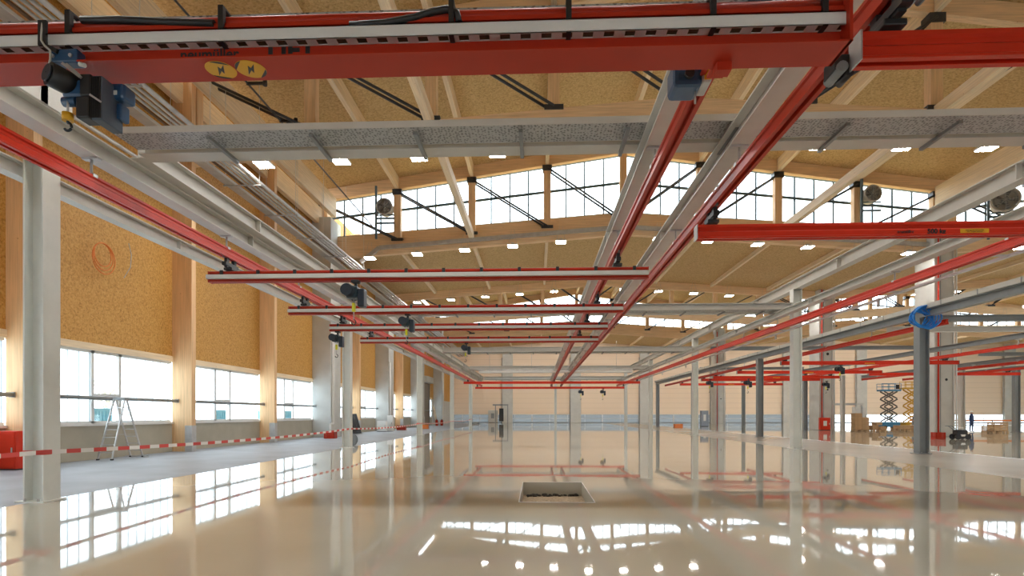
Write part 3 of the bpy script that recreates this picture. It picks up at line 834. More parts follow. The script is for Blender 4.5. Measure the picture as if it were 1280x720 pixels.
def disc(parent, x, flip):
    d = MB().cyl((x, 0, -.004), (x, 0, 0), .125, 28).build('warning_disc', 'yellow', parent)
    m = MB()
    for s in (-1, 1):
        pts = []
        for i in range(9):
            a = (PI*.5 if s > 0 else -PI*.5) + (i-4)*.16
            pts.append((x+.124*math.cos(a+flip), .124*math.sin(a+flip), -.006))
        m.poly(pts, .002, (0, 0, 1))
    m.poly([(x-.055, .075, -.006), (x+.0, .01, -.006), (x+.005, .05, -.006), (x+.06, -.075, -.006), (x+.01, -.02, -.006), (x+.0, -.055, -.006)], .002, (0, 0, 1))
    m.build('bolt_symbol', 'black', d)
disc(nb, -2.69, .35); disc(nb, -2.43, -.9)

# black cable bundle and carriage on the middle rail near the bridge
cb = root('cable_bundle', 'thick black cable bundle beside the middle rail above the bright red bridge', 'cable', (3.30, 5.0, RB))
m = MB()
for i, (dx, dz) in enumerate(((0, .05), (.06, .10), (.02, .15), (.09, .04))):
    m.tube([(dx, t*.25-.9, dz + .015*math.sin(t+i)) for t in range(-8, 6)], .03, 8)
m.build('cables', 'black', cb)
for y in (-2.2, -1.4, -.6, .1): MB().box((-.12, y, .0), (.14, y+.06, .2)).build('cable_clamp', 'dark', cb)
o = root('drive_unit', 'black drive unit under the middle rail at the corner of the bright red bridge', 'drive', (2.76, 5.50, 3.06+H)); o.scale = (.7, .7, .7)
MB().box((-.10, -.16, .08), (.12, .16, .28), bevel=.02).build('housing', 'black', o)
MB().cyl((-.02, -.2, .1), (-.02, .18, .1), .07, 12).build('motor', 'dark', o)
MB().cyl((.10, -.14, .05), (.10, .14, .05), .05, 12).build('roller', 'black', o)
o = root('blue_drive', 'blue friction drive with a yellow label riding the red rail', 'drive', (1.70, 6.45, RB-.13))
MB().box((-.24, -.16, .03), (.07, .20, .33), bevel=.05).build('housing', 'blue', o)
MB().cyl((-.08, -.20, .14), (-.08, -.15, .14), .05, 14).build('shaft_cover', 'black', o)
MB().box((.06, -.16, .06), (.16, .14, .26), bevel=.02).build('control_box', 'galv', o)
MB().box((.08, -.165, .08), (.15, -.155, .2)).build('yellow_label', 'yellow', o)
MB().cyl((.02, -.02, .03), (.02, -.02, -.10), .012, 6).build('bolt', 'galv', o)

# ------------------------------------------------------------------ chain hoists
def small_hoist(x, y, z, label, s=1.0, flip=1):
    """z: underside of the bridge it hangs from"""
    o = root('chain_hoist', label, 'hoist', (x, y, z), 0, 'chain hoists')
    o.scale = (s, s, s)
    MB().box((-.09, -.1, -.06), (.09, .1, .0), bevel=.01).build('trolley', 'black', o)
    MB().box((-.03, -.03, -.16), (.03, .03, -.05)).build('suspension', 'black', o)
    MB().box((-.20, -.14, -.42), (.06, .14, -.14), bevel=.04).build('gearbox', 'teal', o)
    m = MB(); m.cyl((-.12, -.34, -.27), (-.12, .30, -.27), .135, 16); m.build('motor', 'navy', o)
    m = MB()
    for i in range(6): m.cyl((-.12, .06+i*.04, -.27), (-.12, .075+i*.04, -.27), .15, 16)
    m.build('cooling_fin', 'black', o)
    MB().box((.06, -.12, -.62), (.22, .14, -.20), bevel=.03).build('chain_box', 'navy', o)
    MB().cyl((-.05, 0, -.9), (-.05, 0, -.4), .012, 6).build('chain', 'galv', o)
    m = MB(); m.box((-.085, -.04, -.72), (-.015, .04, -.52), bevel=.01); m.build('hook_block', 'lime', o)
    m = MB(); m.tube([(-.05+.05*math.cos(a), 0, -.96+.06*math.sin(a)) for a in [PI*.5 - i*PI*1.5/10 for i in range(11)]], .014, 6); m.build('hook', 'black', o)
    return o
small_hoist(-4.15, 13.25, ZB, 'dark blue chain hoist with a lime hook block on the nearest slim bridge', 1.0)
small_hoist(-3.95, 17.75, ZB, 'dark blue chain hoist on the second slim bridge', .9)
small_hoist(-7.35, 21.3, ZB, 'dark chain hoist hanging at the window wall end of the third slim bridge', .95)
small_hoist(-3.02, 25.0, ZB, 'dark chain hoist on the fourth slim bridge', .8)
small_hoist(5.3, 70.0, ZB, 'black chain hoist on the farthest bridge, nearer the middle rails', 1.3)
small_hoist(7.9, 70.0, ZB, 'black chain hoist on the farthest bridge, nearer the valley side', 1.3)

hz = ZN
bh = root('chain_hoist', 'large blue and black chain hoist with yellow hook block, closest overhead', 'hoist', (-3.96, 4.80, hz), 0, 'chain hoists')
bh.scale = (.70, .70, .72)
m = MB(); m.box((-.14, -.15, -.01), (.20, .0, .15), bevel=.02); m.build('trolley', 'blue', bh)
for x in (-.09, .13): MB().cyl((x, -.17, .06), (x, -.15, .06), .022, 10).build('trolley_wheel', 'galv', bh)
MB().cyl((.21, -.12, -.02), (.28, -.12, -.04), .025, 10).build('roller', 'white', bh)
m = MB(); m.cyl((-.05, -.26, -.20), (.10, .02, -.24), .135, 22); m.build('brake_motor', 'black', bh)
m = MB(); m.cyl((-.062, -.285, -.196), (-.05, -.26, -.2), .10, 22)
for i in range(8): m.bar((-.06, -.28, -.2), (-.066+.0*i, -.29, -.2), .01, .01)
m.build('fan_cover', 'navy', bh)
m = MB(); m.box((-.02, -.12, -.40), (.28, .14, -.19), bevel=.04); m.box((.06, -.10, -.44), (.26, .12, -.36), bevel=.03); m.build('gearbox', 'blue', bh)
m = MB(); m.cyl((.02, -.12, -.46), (.18, -.12, -.46), .055, 14); m.build('chain_guide', 'blue', bh)
m = MB(); m.box((.22, -.14, -.40), (.36, .06, -.14), bevel=.02); m.build('hoist_body', 'black', bh)
m = MB(); m.box((.19, -.16, -.66), (.36, .06, -.41), bevel=.02); m.build('chain_box', 'black', bh)
m = MB(); m.box((.37, -.14, -.68), (.50, .22, -.17), bevel=.012)
m.build('motor_housing', 'blue_fin', bh)
m = MB()
for i in range(7): m.box((.375+i*.018, -.158, -.66), (.381+i*.018, -.14, -.19))
m.build('cooling_fin', 'black', bh)
m = MB(); m.bar((.37, -.165, -.40), (.51, -.165, -.49), .01, .022); m.build('cable_tie', 'galv', bh)
m = MB(); m.box((.42, .06, -.33), (.62, .30, -.14), bevel=.04); m.box((.49, .1, -.55), (.56, .26, -.36), bevel=.02); m.build('terminal_box', 'blue', bh)
MB().box((.44, .05, -.29), (.54, .058, -.24)).build('rating_plate', 'white', bh)
m = MB(); m.bar((.02, -.14, -.02), (.26, -.16, -.20), .03, .03); m.bar((.05, -.12, -.01), (.24, -.10, -.17), .02, .02); m.build('suspension_arm', 'galv', bh)
m = MB(); m.tube([(.10, -.16, -.45), (.10, -.16, -.62)], .014, 6); m.build('chain', 'galv', bh)
m = MB(); m.cyl((.10, -.16, -.70), (.10, -.16, -.61), .06, 14); m.build('hook_block', 'yellow', bh)
m = MB(); m.tube([(.10, -.16, -.69), (.10, -.16, -.72)] + [(.10+.045*math.sin(a), -.16, -.765+.045*math.cos(a)) for a in [i*.42 for i in range(11)]], .016, 8); m.build('hook', 'navy', bh)
m = MB(); m.tube([(-.20, -.17, .46), (-.20, -.19, .30), (-.20, -.19, .22), (-.16, -.19, .16), (-.09, -.19, .10), (-.09, -.19, 0), (-.11, -.19, -.08)], .012, 8); m.build('control_cable', 'grey', bh)
m = MB(); m.box((-.25, -.185, .17), (-.15, -.155, .46)); m.bar((-.19, -.17, .18), (-.02, -.17, .10), .03, .05); m.build('cable_carrier', 'black', bh)

# cream sack-like bag behind the hoist: bracket plates on the runway beam
o = root('beam_bracket', 'cream steel bracket plate on the runway beam behind the large hoist', 'bracket', (-7.0, 8.0, BT))
MB().box((-.02, -.5, 0), (.02, .5, .34), bevel=.005).build('plate', 'white', o)
MB().box((-.16, -.06, .0), (.02, .06, .55)).build('upright', 'grey', o)

# ------------------------------------------------------------------ service runs near the left eaves
def pipe(name, label, x, z, r, mat, y0=-13, y1=106, cat='pipe'):
    m = MB(); m.cyl((0, 0, 0), (0, y1-y0, 0), r, 10)
    return single(name, label, cat, m, mat, (x, y0, z), 'service pipes under the eaves')
PZ = 10.6+H
for i, (x, r, mat, lab) in enumerate(((-12.65, .085, 'galv', 'innermost bright steel pipe'), (-12.92, .06, 'galv', 'second steel pipe from the hall side'), (-13.14, .06, 'tray', 'third steel pipe from the hall side'), (-13.36, .05, 'galv', 'fourth steel pipe from the hall side'), (-13.55, .055, 'brown', 'brown pipe beside the cable tray'))):
    pipe('service_pipe', '%s of the bundle hung under the eaves' % lab, x, PZ, r, mat)
o = root('cable_tray', 'long steel cable tray hung beside the pipe bundle under the eaves', 'cable tray', (-13.95, -13, PZ-.12))
MB().box((-.25, 0, 0), (.2, 119, .015)).build('tray_bottom', 'tray', o)
MB().box((.2, 0, 0), (.215, 119, .11)).build('tray_side', 'white', o); MB().box((-.265, 0, 0), (-.25, 119, .11)).build('tray_side', 'tray', o)
n = 0
for y in range(6, 46, 4):
    o = root('pipe_hanger', 'trapeze hanger bar with two rods carrying the pipe bundle, %s down the hall' % ORD[n], 'hanger', (-13.3, y, PZ-.16), 0, 'pipe hangers'); n += 1
    MB().box((-.95, -.03, -.05), (.8, .03, 0)).build('bar', 'tray', o)
    for x in (-.85, .72): MB().cyl((x, 0, 0), (x, 0, 4.6), .012, 5).build('rod', 'white', o)
for (x, z, r, mat, lab) in ((-14.6, 9.4+H, .07, 'galv', 'lower outer pipe near the wall'), (-11.6, 13.3+H, .04, 'rod', 'thin black pipe under the ceiling')):
    m = MB(); m.cyl((0, 0, 0), (0, 54, 0), r, 8)
    single('service_pipe', lab + ' along the window wall', 'pipe', m, mat, (x, -13, z))
n = 0
for y in range(14, 30, 3):
    o = root('pipe_bracket', 'black pipe bracket arm under the ceiling, %s along the thin black pipe' % ORD[n], 'bracket', (-11.6, y, 13.3+H), 0, 'black pipe brackets'); n += 1
    MB().box((-.05, -.04, -.05), (.7, .04, .05)).build('arm', 'black', o); MB().cyl((.7, 0, -.1), (.7, 0, .1), .09, 8).build('fixing', 'black', o)
# duct following the bottom chord of the first clerestory truss
zd = lambda x: BOTC - BOTP*abs(x-6.2) - .50
pts = [(-12.75, 11.05+H), (-11.4, zd(-11.4)), (6.2, zd(6.2)), (27.5, zd(27.5))]
m = MB()
for (xa, za), (xb, zb2) in zip(pts, pts[1:]): m.bar((xa, 0, za), (xb, 0, zb2), .22, .26, (0, 0, 1))
single('cable_duct', 'grey cable duct following the underside of the first clerestory truss', 'duct', m, 'galv', (0, 41.85, 0))

# orange cable loops on the wall
o = root('cable_coil', 'orange and grey cable loops hung on the timber wall', 'cable', (XL+.25, 20.7, 7.78-.02))
m = MB()
for i in range(3):
    r = .42+.07*i
    m.tube([(.02*i, r*math.cos(a), r*math.sin(a)-r) for a in [2*PI*j/24 for j in range(24)]], .018, 6, True)
m.build('orange_loop', 'orange', o)
m = MB(); m.tube([(0, 1.35, .4), (0, 1.5, 0), (0, 1.45, -.5), (0, 1.1, -1.0)], .016, 6); m.build('grey_end', 'tray', o)

# ------------------------------------------------------------------ barrier tape
m = MB()
def ribbon(pts, hgt=.075):
    n = len(pts); A = []
    for (x, y, z) in pts:
        A.append([m.bm.verts.new((x-.002, y, z-hgt/2)), m.bm.verts.new((x+.002, y, z-hgt/2)), m.bm.verts.new((x+.002, y, z+hgt/2)), m.bm.verts.new((x-.002, y, z+hgt/2))])
    for i in range(n-1):
        for j in range(4): m.bm.faces.new((A[i][j], A[i][(j+1) % 4], A[i+1][(j+1) % 4], A[i+1][j]))
    m.bm.faces.new(A[0][::-1]); m.bm.faces.new(A[-1])
pts = []
ends = [-6.75] + LINES
for a, b in zip(ends, ends[1:]):
    for i in range(17):
        t = i/16.0
        if i == 16 and b != LINES[-1]: continue
        pts.append((-8.385, a+(b-a)*t, .86 + (.0 if a < 0 else 0) - .10*4*t*(1-t)*(1 if a > 0 else .4)))
ribbon(pts)
tag(m.build('barrier_tape', 'tape'), 'red and white barrier tape strung along the steel columns', 'barrier tape')
for i, y in enumerate(LINES):
    mm = MB(); z = .85
    for a, b in (((-8.765, y-.005), (-8.395, y-.005)), ((-8.395, y-.005), (-8.395, y+.365))):
        mm.bar((a[0], a[1], 0), (b[0], b[1], 0), .004, .075)
    single('tape_wrap', 'turn of red and white tape round the column, %s' % ['nearest column', 'second column', 'third column', 'fourth column', 'last column'][i], 'barrier tape', mm, 'tape', (0, 0, z), 'tape turns on the columns')

# ------------------------------------------------------------------ step ladder
ZS = -.135
la = root('step_ladder', 'aluminium double step ladder by the window wall', 'ladder', (-15.42, 20.95, ZS))
def ladder_side(y0, y1, xw0, xw1, zt_, name):
    f = bpy.data.objects.new(name, None)
    m = MB()
    for s in (-1, 1): m.bar((s*xw0, y0, .03), (s*xw1, y1, zt_), .035, .06)
    o = m.build(name, 'galv', la)
    for i in range(1, 8):
        t = i/8.2
        MB().bar((-(xw0+(xw1-xw0)*t), y0+(y1-y0)*t, zt_*t), ((xw0+(xw1-xw0)*t), y0+(y1-y0)*t, zt_*t), .05, .03).build('rung', 'galv', o)
    for s in (-1, 1): MB().box((s*xw0-.03, y0-.05, 0), (s*xw0+.03, y0+.05, .05)).build('foot', 'black', o)
    return o
ladder_side(-.72, .02, .26, .20, 2.22, 'climbing_side'); b_ = ladder_side(.95, .10, .24, .20, 2.22, 'support_side')
MB().bar((-.45, .95, .035), (.45, .95, .035), .05, .05).build('stabiliser', 'galv', la)
MB().box((-.22, -.03, 2.18), (.22, .15, 2.25), bevel=.01).build('hinge_head', 'dark', la)
for s in (-1, 1): MB().bar((s*.235, -.42, .9), (s*.225, .62, .9), .012, .012).build('spreader', 'tray', la)

# ------------------------------------------------------------------ red cabinet at the left edge, wall base things
def cabinet(name, label, cat, loc, w, d, h, mat, handle='galv', rz=0, sign=None):
    o = root(name, label, cat, loc, rz)
    MB().box((-w/2, -d/2, .04), (w/2, d/2, h), bevel=.015).build('carcass', mat, o)
    dd = MB().box((-w/2+.04, -d/2-.018, .09), (w/2-.04, -d/2, h-.05), bevel=.005).build('door_leaf', mat, o)
    MB().box((w/2-.12, -d/2-.045, h*.45), (w/2-.09, -d/2-.018, h*.58)).build('handle', handle, dd)
    MB().box((-w/2+.02, -d/2+.02, 0), (w/2-.02, d/2-.02, .05)).build('plinth', 'black', o)
    if sign: MB().box((-w*.2, -d/2-.022, h*.35), (w*.15, -d/2-.018, h*.75)).build('sign', sign, o)
    return o
cabinet('fire_cabinet', 'red cabinet at the timber wall behind the nearest column', 'cabinet', (-15.62, 16.7, ZS), .75, .45, 1.15, 'red_bright')
cabinet('fire_cabinet', 'red fire point cabinet with white symbols in front of a valley pillar', 'cabinet', (27.55, 57.2, 0), .95, .35, 1.2, 'red_bright', 'white', 0, 'white')
cabinet('control_cabinet', 'pale grey control cabinet at the end wall, near the first pilaster', 'cabinet', (-8.0, 106.6, 0), 1.7, .8, 2.3, 'grey', 'dark', 0, 'dark')
cabinet('control_cabinet', 'blue grey control cabinet between the far columns', 'cabinet', (21.2, 75.0, 0), .9, .6, 2.0, 'cab_grey', 'dark', 0, 'white')
cabinet('control_cabinet', 'slim white appliance standing by the second pillar', 'cabinet', (-14.2, 56.2, ZS), .55, .5, 1.55, 'white', 'dark')
cabinet('control_cabinet', 'low white appliance beside the slim one', 'cabinet', (-14.8, 55.4, ZS), .9, .6, 1.05, 'white', 'dark')
o = root('portal_frame', 'grey machine guard frame at the end wall beside the control cabinet', 'frame', (-6.2, 104.5, 0))
for x in (-1.2, 1.0): MB().box((x-.08, -.08, 0), (x+.08, .08, 3.3)).build('upright', 'dark', o)
MB().box((-1.7, -.1, 3.1), (1.1, .1, 3.35)).build('crossbar', 'dark', o)
MB().box((-.55, -.12, .3), (.25, .12, 2.6), bevel=.02).build('control_panel', 'black', o)

# leaning grates, reels, crates along the left aisle
for i in range(4):
    g = root('steel_grate', 'leaning dark steel grate by the wall, %s of the four' % ['nearest', 'second', 'third', 'farthest'][i], 'grate', (-14.9, 46.2+i*.85, ZS), 0, 'grates leaning by the wall')
    m = MB(); rot = Matrix.Rotation(math.radians(-14), 3, 'Y')
    for j in range(9): m.bar((.0, -.35+j*.09, .02), (-.45, -.35+j*.09, 1.7), .02, .03)
    for j in range(5): m.bar((-.05-.1*j, -.37, .2+.36*j), (-.05-.1*j, .39, .2+.36*j), .025, .025)
    m.build('lattice', 'rod', g); MB().box((-.02, -.4, 0), (.06, .42, .06)).build('foot_bar', 'dark', g)
def crate(loc, w, d, h, mat, label, rz=0, cat='crate'):
    o = root('slatted_crate', label, cat, loc, rz)
    n = 4
    for i in range(n):
        z = h*(i+.08)/n; t = .02
        m = MB(); m.box((-w/2, -d/2, z), (w/2, -d/2+t, z+h/n*.82)); m.box((-w/2, d/2-t, z), (w/2, d/2, z+h/n*.82)); m.box((-w/2, -d/2, z), (-w/2+t, d/2, z+h/n*.82)); m.box((w/2-t, -d/2, z), (w/2, d/2, z+h/n*.82))
        m.build('board', mat, o)
    MB().box((-w/2+.02, -d/2+.02, .0), (w/2-.02, d/2-.02, .05)).build('bottom', mat, o)
    for sx in (-1, 1):
        for sy in (-1, 1): MB().box((sx*(w/2-.05)-.03, sy*(d/2-.05)-.03, 0), (sx*(w/2-.05)+.03, sy*(d/2-.05)+.03, h)).build('corner_post', mat, o)
    return o
crate((-14.1, 39.4, ZS), .72, .6, .5, 'red', 'dark red slatted crate at the foot of the first wall pillar')
crate((-14.2, 60.8, ZS), .9, .6, .5, 'red', 'dark red slatted crate past the white appliances')
crate((-12.9, 66.5, ZS), 1.0, .6, .5, 'orange', 'orange slatted crate near the last timber post')
crate((24.4, 36.6, 0), .58, .5, .42, 'red', 'red slatted crate at the foot of the nearest valley pillar')
def reel(loc, r, w, label):
    o = root('cable_reel', label, 'cable reel', loc)
    for y in (-w/2, w/2): MB().cyl((0, y-.015, r), (0, y+.015, r), r, 20).build('flange', 'dark', o)
    MB().cyl((0, -w/2, r), (0, w/2, r), r*.62, 20).build('winding', 'black', o)
    MB().cyl((0, -w/2-.03, r), (0, w/2+.03, r), r*.12, 10).build('hub', 'galv', o)
    return o
reel((-9.6, 29.8, ZS), .33, .25, 'dark cable reel on the raw slab behind the second tape column')
for i, (x, y) in enumerate(((-14.6, 84.8), (-14.1, 86.2))):
    o = root('fire_extinguisher', 'red fire extinguisher near the roller shutter, %s of the two' % ['nearer', 'farther'][i], 'fire extinguisher', (x, y, ZS), 0, 'extinguishers by the shutter')
    m = MB(); m.cyl((0, 0, 0), (0, 0, .75), .2, 14); m.ball((0, 0, .75), .2, (1, 1, .7)); m.build('cylinder_body', 'red_bright', o)
    MB().box((-.05, -.12, .86), (.05, .06, 1.0)).build('valve_handle', 'black', o)
    m = MB(); m.tube([(0, -.1, .92), (.18, -.15, .8), (.22, -.12, .4), (.2, -.1, .15)], .03, 6); m.build('hose', 'black', o)
for i in range(5):
    m = MB(); m.bar((0, 0, 0), (-.55, .1*i-.2, 2.7+.2*(i % 3)), .05, .05)
    single('timber_batten', 'thin batten leaning near the roller shutter, %s of five' % ORD[i], 'batten', m, 'rawwood', (-15.1, 87.2+i*.35, ZS), 'battens leaning by the shutter')

# ------------------------------------------------------------------ right hand bay: dark runways and red rails
def dark_runway(x, z, y0, y1, label, tray=True):
    o = root('dark_runway_beam', label, 'beam', (x, y0, z), 0)
    L = y1-y0
    MB().ibeam((0, 0, 0), (0, L, 0), .26, .28).build('profile', 'dark', o)
    if tray:
        MB().box((-.16, 0, .29), (.10, L, .46)).build('cable_trunking', 'grey', o)
        y = 1.2
        while y < L:
            MB().box((-.168, y-.02, .285), (-.16, y+.02, .465)).build('trunking_joint', 'dark', o); y += 1.75
    return o
dark_runway(14.72, 3.69+H, -4, 73, 'dark grey runway beam with pale trunking on top, on the hose coil column')
dark_runway(25.1, 3.95+H, 10, 73, 'dark grey runway beam on the outer column row, above its red rail', False)
dark_runway(33.6, 3.75+H, 30, 62, 'dark grey runway beam in the second nave, nearer the valley pillars', False)
dark_runway(39.5, 3.7+H, 30, 62, 'dark grey runway beam in the second nave, farther from the valley pillars', False)
def rail2(x, z, y0, y1, label, up=.45):
    return rail('crane_rail', label, x, z, y0, y1, 'red_bright', z+up, None, .85)
rail2(15.25, 3.36+H, 22.4, 70, 'red rail hung beside the dark runway of the hose coil column')
rail2(24.8, 3.42+H, 14, 70, 'red rail under the outer dark runway')
rail2(32.6, 3.42+H, 32, 60, 'red rail in the second nave just past the nearest valley pillar', .3)
rail2(36.6, 3.40+H, 32, 60, 'red rail in the second nave, farther out', .3)
def cross_dark(y, x0, x1, z, mat, label):
    m = MB(); m.ibeam((0, 0, 0), (x1-x0, 0, 0), .24, .24)
    return single('dark_cross_beam', label, 'beam', m, mat, (x0, y, z))
cross_dark(23.0, 14.9, 27.9, 3.55+H, 'dark', 'dark grey cross beam running from the hose coil column to the outer side')
cross_dark(26.4, 15.4, 27.9, 3.62+H, 'grey', 'pale cross beam just behind the hose coil column')
cross_dark(39.2, 11.5, 24.9, 4.25+H, 'dark', 'dark grey cross beam at the second dark column')
cross_dark(55.6, 15.3, 24.9, 4.2+H, 'dark', 'dark grey cross beam at the third dark column')
cross_dark(40.2, 29.4, 41.0, 3.9+H, 'dark', 'dark grey cross beam in the second nave behind the nearest valley pillar')
def rbridge(y, x0, x1, z, label, rails_):
    o = root('crane_bridge', label, 'crane bridge', ((x0+x1)/2, y, z), 0, 'light crane bridges')
    L = (x1-x0)/2
    MB().kbk((-L, 0, 0), (L, 0, 0), 1.0).build('girder', 'red_bright', o)
    for s in (-1, 1): MB().box((s*L-.01, -.09, 0), (s*L+.01, .09, .23)).build('end_plate', 'dark', o)
    MB().box((-.3, -.076, .06), (.3, -.07, .10)).build('capacity_label', 'yellow', o)
    for rx in rails_: trolley(o, rx-(x0+x1)/2, 3.40+H-z, .24)
    return o
rbridge(36.6, 15.0, 25.6, 3.05+H, 'red bridge between the dark runways, nearest one, with a yellow label', (15.25, 24.8))
rbridge(44.5, 15.0, 25.6, 3.05+H, 'red bridge between the dark runways, second one', (15.25, 24.8))
rbridge(50.5, 15.0, 25.6, 3.05+H, 'red bridge between the dark runways, third one, with two black hoists', (15.25, 24.8))
rbridge(54.0, 15.0, 25.6, 3.05+H, 'red bridge between the dark runways, fourth one', (15.25, 24.8))
rbridge(62.0, 15.0, 25.6, 3.05+H, 'red bridge between the dark runways, farthest one', (15.25, 24.8))
rbridge(47.0, 26.0, 37.5, 3.05+H, 'red bridge in the second nave reaching past the valley pillars', (32.6, 36.6))
small_hoist(18.0, 50.5, 3.05+H, 'black chain hoist in the valley side bay, between the two grey column rows', 1.2)
small_hoist(14.9, 50.9, 3.05+H-.02, 'small black chain hoist close to the light columns, end of the third red bridge', 1.1)
small_hoist(18.6, 36.6, 3.05+H, 'black chain hoist on the nearest red bridge between the dark runways', .95)
small_hoist(26.2, 54.0, 3.05+H, 'black chain hoist at the outer end of the fourth red bridge', 1.1)

# blue hose coil
o = root('hose_coil', 'bright blue coiled hose hung on the dark column head', 'hose', (14.42, 22.55, 3.62+H))
m = MB()
for i in range(9):
    r = .30 + .022*i; ph = random.random()*.5
    tilt = random.uniform(-.12, .12)
    m.tube([(.05*math.sin(3*a+i)+.02*i-.08 + r*math.cos(a)*.98, -.04*i+.1 + .25*r*math.sin(a+ph) , r*math.sin(a)*.95+tilt*r*math.cos(a)) for a in [2*PI*j/28 for j in range(28)]], .026, 6, True)
m.build('hose_turn', 'coil_blue', o)
m = MB(); m.tube([(.28, -.05, .1), (.42, -.05, .30), (.50, .0, .42), (.46, .1, .5)], .028, 6); m.build('hose_end', 'coil_blue', o)

# ------------------------------------------------------------------ scissor lifts
def scissor(loc, wid, ztop, m_arm, m_plat, label):
    o = root('scissor_lift', label, 'scissor lift', loc)
    L = wid/2
    b = MB().box((-L, -.45, .25), (L, .45, .75), bevel=.04).build('chassis', m_plat, o)
    for sx in (-1, 1):
        for sy in (-1, 1): MB().cyl((sx*(L-.25), sy*.45-.07, .2), (sx*(L-.25), sy*.45+.07, .2), .2, 14).build('wheel', 'black', o)
    n = 4; z0 = .75; dz = (ztop-z0)/n
    for sy in (-.35, .35):
        for i in range(n):
            za, zc = z0+i*dz+.03, z0+(i+1)*dz-.03
            m = MB(); m.bar((-L*.72, sy, za), (L*.72, sy, zc), .06, .13); m.build('scissor_arm', m_arm, o)
            m = MB(); m.bar((L*.72, sy+.06, za), (-L*.72, sy+.06, zc), .06, .13); m.build('scissor_arm', m_arm, o)
    MB().box((-L*1.1, -.45, ztop), (L*1.1, .45, ztop+.16), bevel=.02).build('platform', m_plat, o)
    m = MB()
    for x in (-L*1.08, -L*.36, L*.36, L*1.08):
        for y in (-.43, .43): m.cyl((x, y, ztop+.16), (x, y, ztop+.75), .025, 6)
    for y in (-.43, .43):
        for z in (.45, .75): m.cyl((-L*1.08, y, ztop+z), (L*1.08, y, ztop+z), .025, 6)
    m.build('guard_railing', m_plat, o)
    MB().box((L*.5, -.47, ztop+.2), (L*.85, -.40, ztop+.65), bevel=.02).build('control_box', 'black' if m_plat != 'lift_yellow' else m_plat, o)
    return o
scissor((35.5, 60.5, 0), 1.75, 3.85, 'lift_dark', 'lift_blue', 'blue scissor lift with raised platform behind the material stacks')
scissor((37.75, 60.5, 0), 1.75, 4.05, 'lift_yellow', 'lift_yellow', 'yellow scissor lift with raised platform beside the blue one')

# ------------------------------------------------------------------ material stacks on the right
cart = None
def carton(loc, w, d, h, rz, label):
    o = root('cardboard_carton', label, 'carton', loc, rz, 'cartons by the slim column')
    MB().box((-w/2, -d/2, 0), (w/2, d/2, h), bevel=.01).build('carton_body', 'cardboard', o)
    MB().box((-w/2-.002, -.03, h-.0005), (w/2+.002, .03, h+.003)).build('packing_tape', 'rawwood', o)
    return o
def pallet(loc, rz, label):
    o = root('wooden_pallet', label, 'pallet', loc, rz, 'wooden pallets')
    for i in range(5): MB().box((-.6, -.4+i*.175, .122), (.6, -.4+i*.175+.1, .144)).build('deck_board', 'rawwood', o)
    for y in (-.35, 0, .35):
        m = MB()
        for x in (-.53, 0, .53): m.box((x-.07, y-.05, .022), (x+.07, y+.05, .122))
        m.box((-.6, y-.05, 0), (.6, y+.05, .022)); m.build('runner', 'rawwood', o)
    return o
pallet((28.9, 53.6, 0), 0, 'wooden pallet under the tall carton stack by the slim column')
pallet((30.3, 53.4, 0), .1, 'wooden pallet under the lower cartons by the tall stack')
heights = [(28.6, .0), (29.25, .0)]
names = ['bottom', 'second', 'third', 'topmost']
for j, x in enumerate((28.62, 29.24)):
    for i in range(3 if j else 4):
        carton((x, 53.6, .145+i*.37), .6, .75, .365, 0, 'brown carton, %s of the stack %s' % (names[i], 'next to the slim column' if j == 0 else 'one step away from the slim column'))
for i, (x, y, z, w, h, rz) in enumerate(((30.0, 53.4, .145, .55, .4, .1), (30.6, 53.3, .145, .6, .3, .2), (30.3, 53.4, .55, .6, .28, .3))):
    carton((x, y, z), w, .55, h, rz, 'loose brown carton on the lower pallet, %s' % ['left of its pair', 'right of its pair', 'lying on top of the pair'][i])
for i in range(9):
    m = MB(); m.box((-1.0, -.06, 0), (1.0, .06, .05))
    o = single('timber_board', 'raw board in the loose heap before the scissor lifts, layer %s, %s' % (ORD[i//3], ['near', 'middle', 'far'][i % 3]), 'board', m, 'rawwood', (32.0+random.uniform(-.2, .2), 54.0+(i % 3)*.3, .02+(i//3)*.115), 'boards in the loose heap')
    o.rotation_euler = (0, 0, random.uniform(-.25, .25))
for i, (x, y) in enumerate(((33.3, 54.8), (34.5, 55.2))):
    pallet((x, y, 0), .2*i, 'empty-topped pallet with sheets before the scissor lifts, %s of two' % ['first', 'second'][i])
    for k in range(4):
        m = MB(); m.box((-.55, -.38, 0), (.55, .38, .09))
        single('board_pack', 'pale board pack, %s up on the %s pallet before the lifts' % (ORD[k], ['first', 'second'][i]), 'board pack', m, 'rawwood' if k % 2 else 'cardboard', (x, y, .145+k*.092), 'board packs on pallets').rotation_euler = (0, 0, .2*i)
cabinet('tool_cabinet', 'dark tool chest before the yellow scissor lift', 'cabinet', (36.6, 57.0, 0), 1.4, .8, 1.3, 'navy')
cabinet('tool_cabinet', 'pale grey site cupboard behind the cartons', 'cabinet', (33.1, 61.5, 0), 1.1, .6, 2.3, 'white', 'dark')
o = root('work_frame', 'grey steel work frame with crossbar behind the cartons', 'frame', (31.5, 60.8, 0))
for x in (-1.5, 1.5): MB().box((x-.07, -.07, 0), (x+.07, .07, 2.55)).build('upright', 'tray', o)
MB().box((-1.6, -.1, 2.45), (1.6, .1, 2.65)).build('crossbar', 'tray', o)
lad = root('wall_ladder', 'upright ladder standing above the work frame', 'ladder', (30.2, 61.2, 0))
for x in (-.2, .2): MB().box((x-.03, -.03, 0), (x+.03, .03, 5.6)).build('stile', 'dark', lad)
for i in range(18): MB().box((-.2, -.02, .25+i*.3), (.2, .02, .29+i*.3)).build('rung', 'dark', lad)
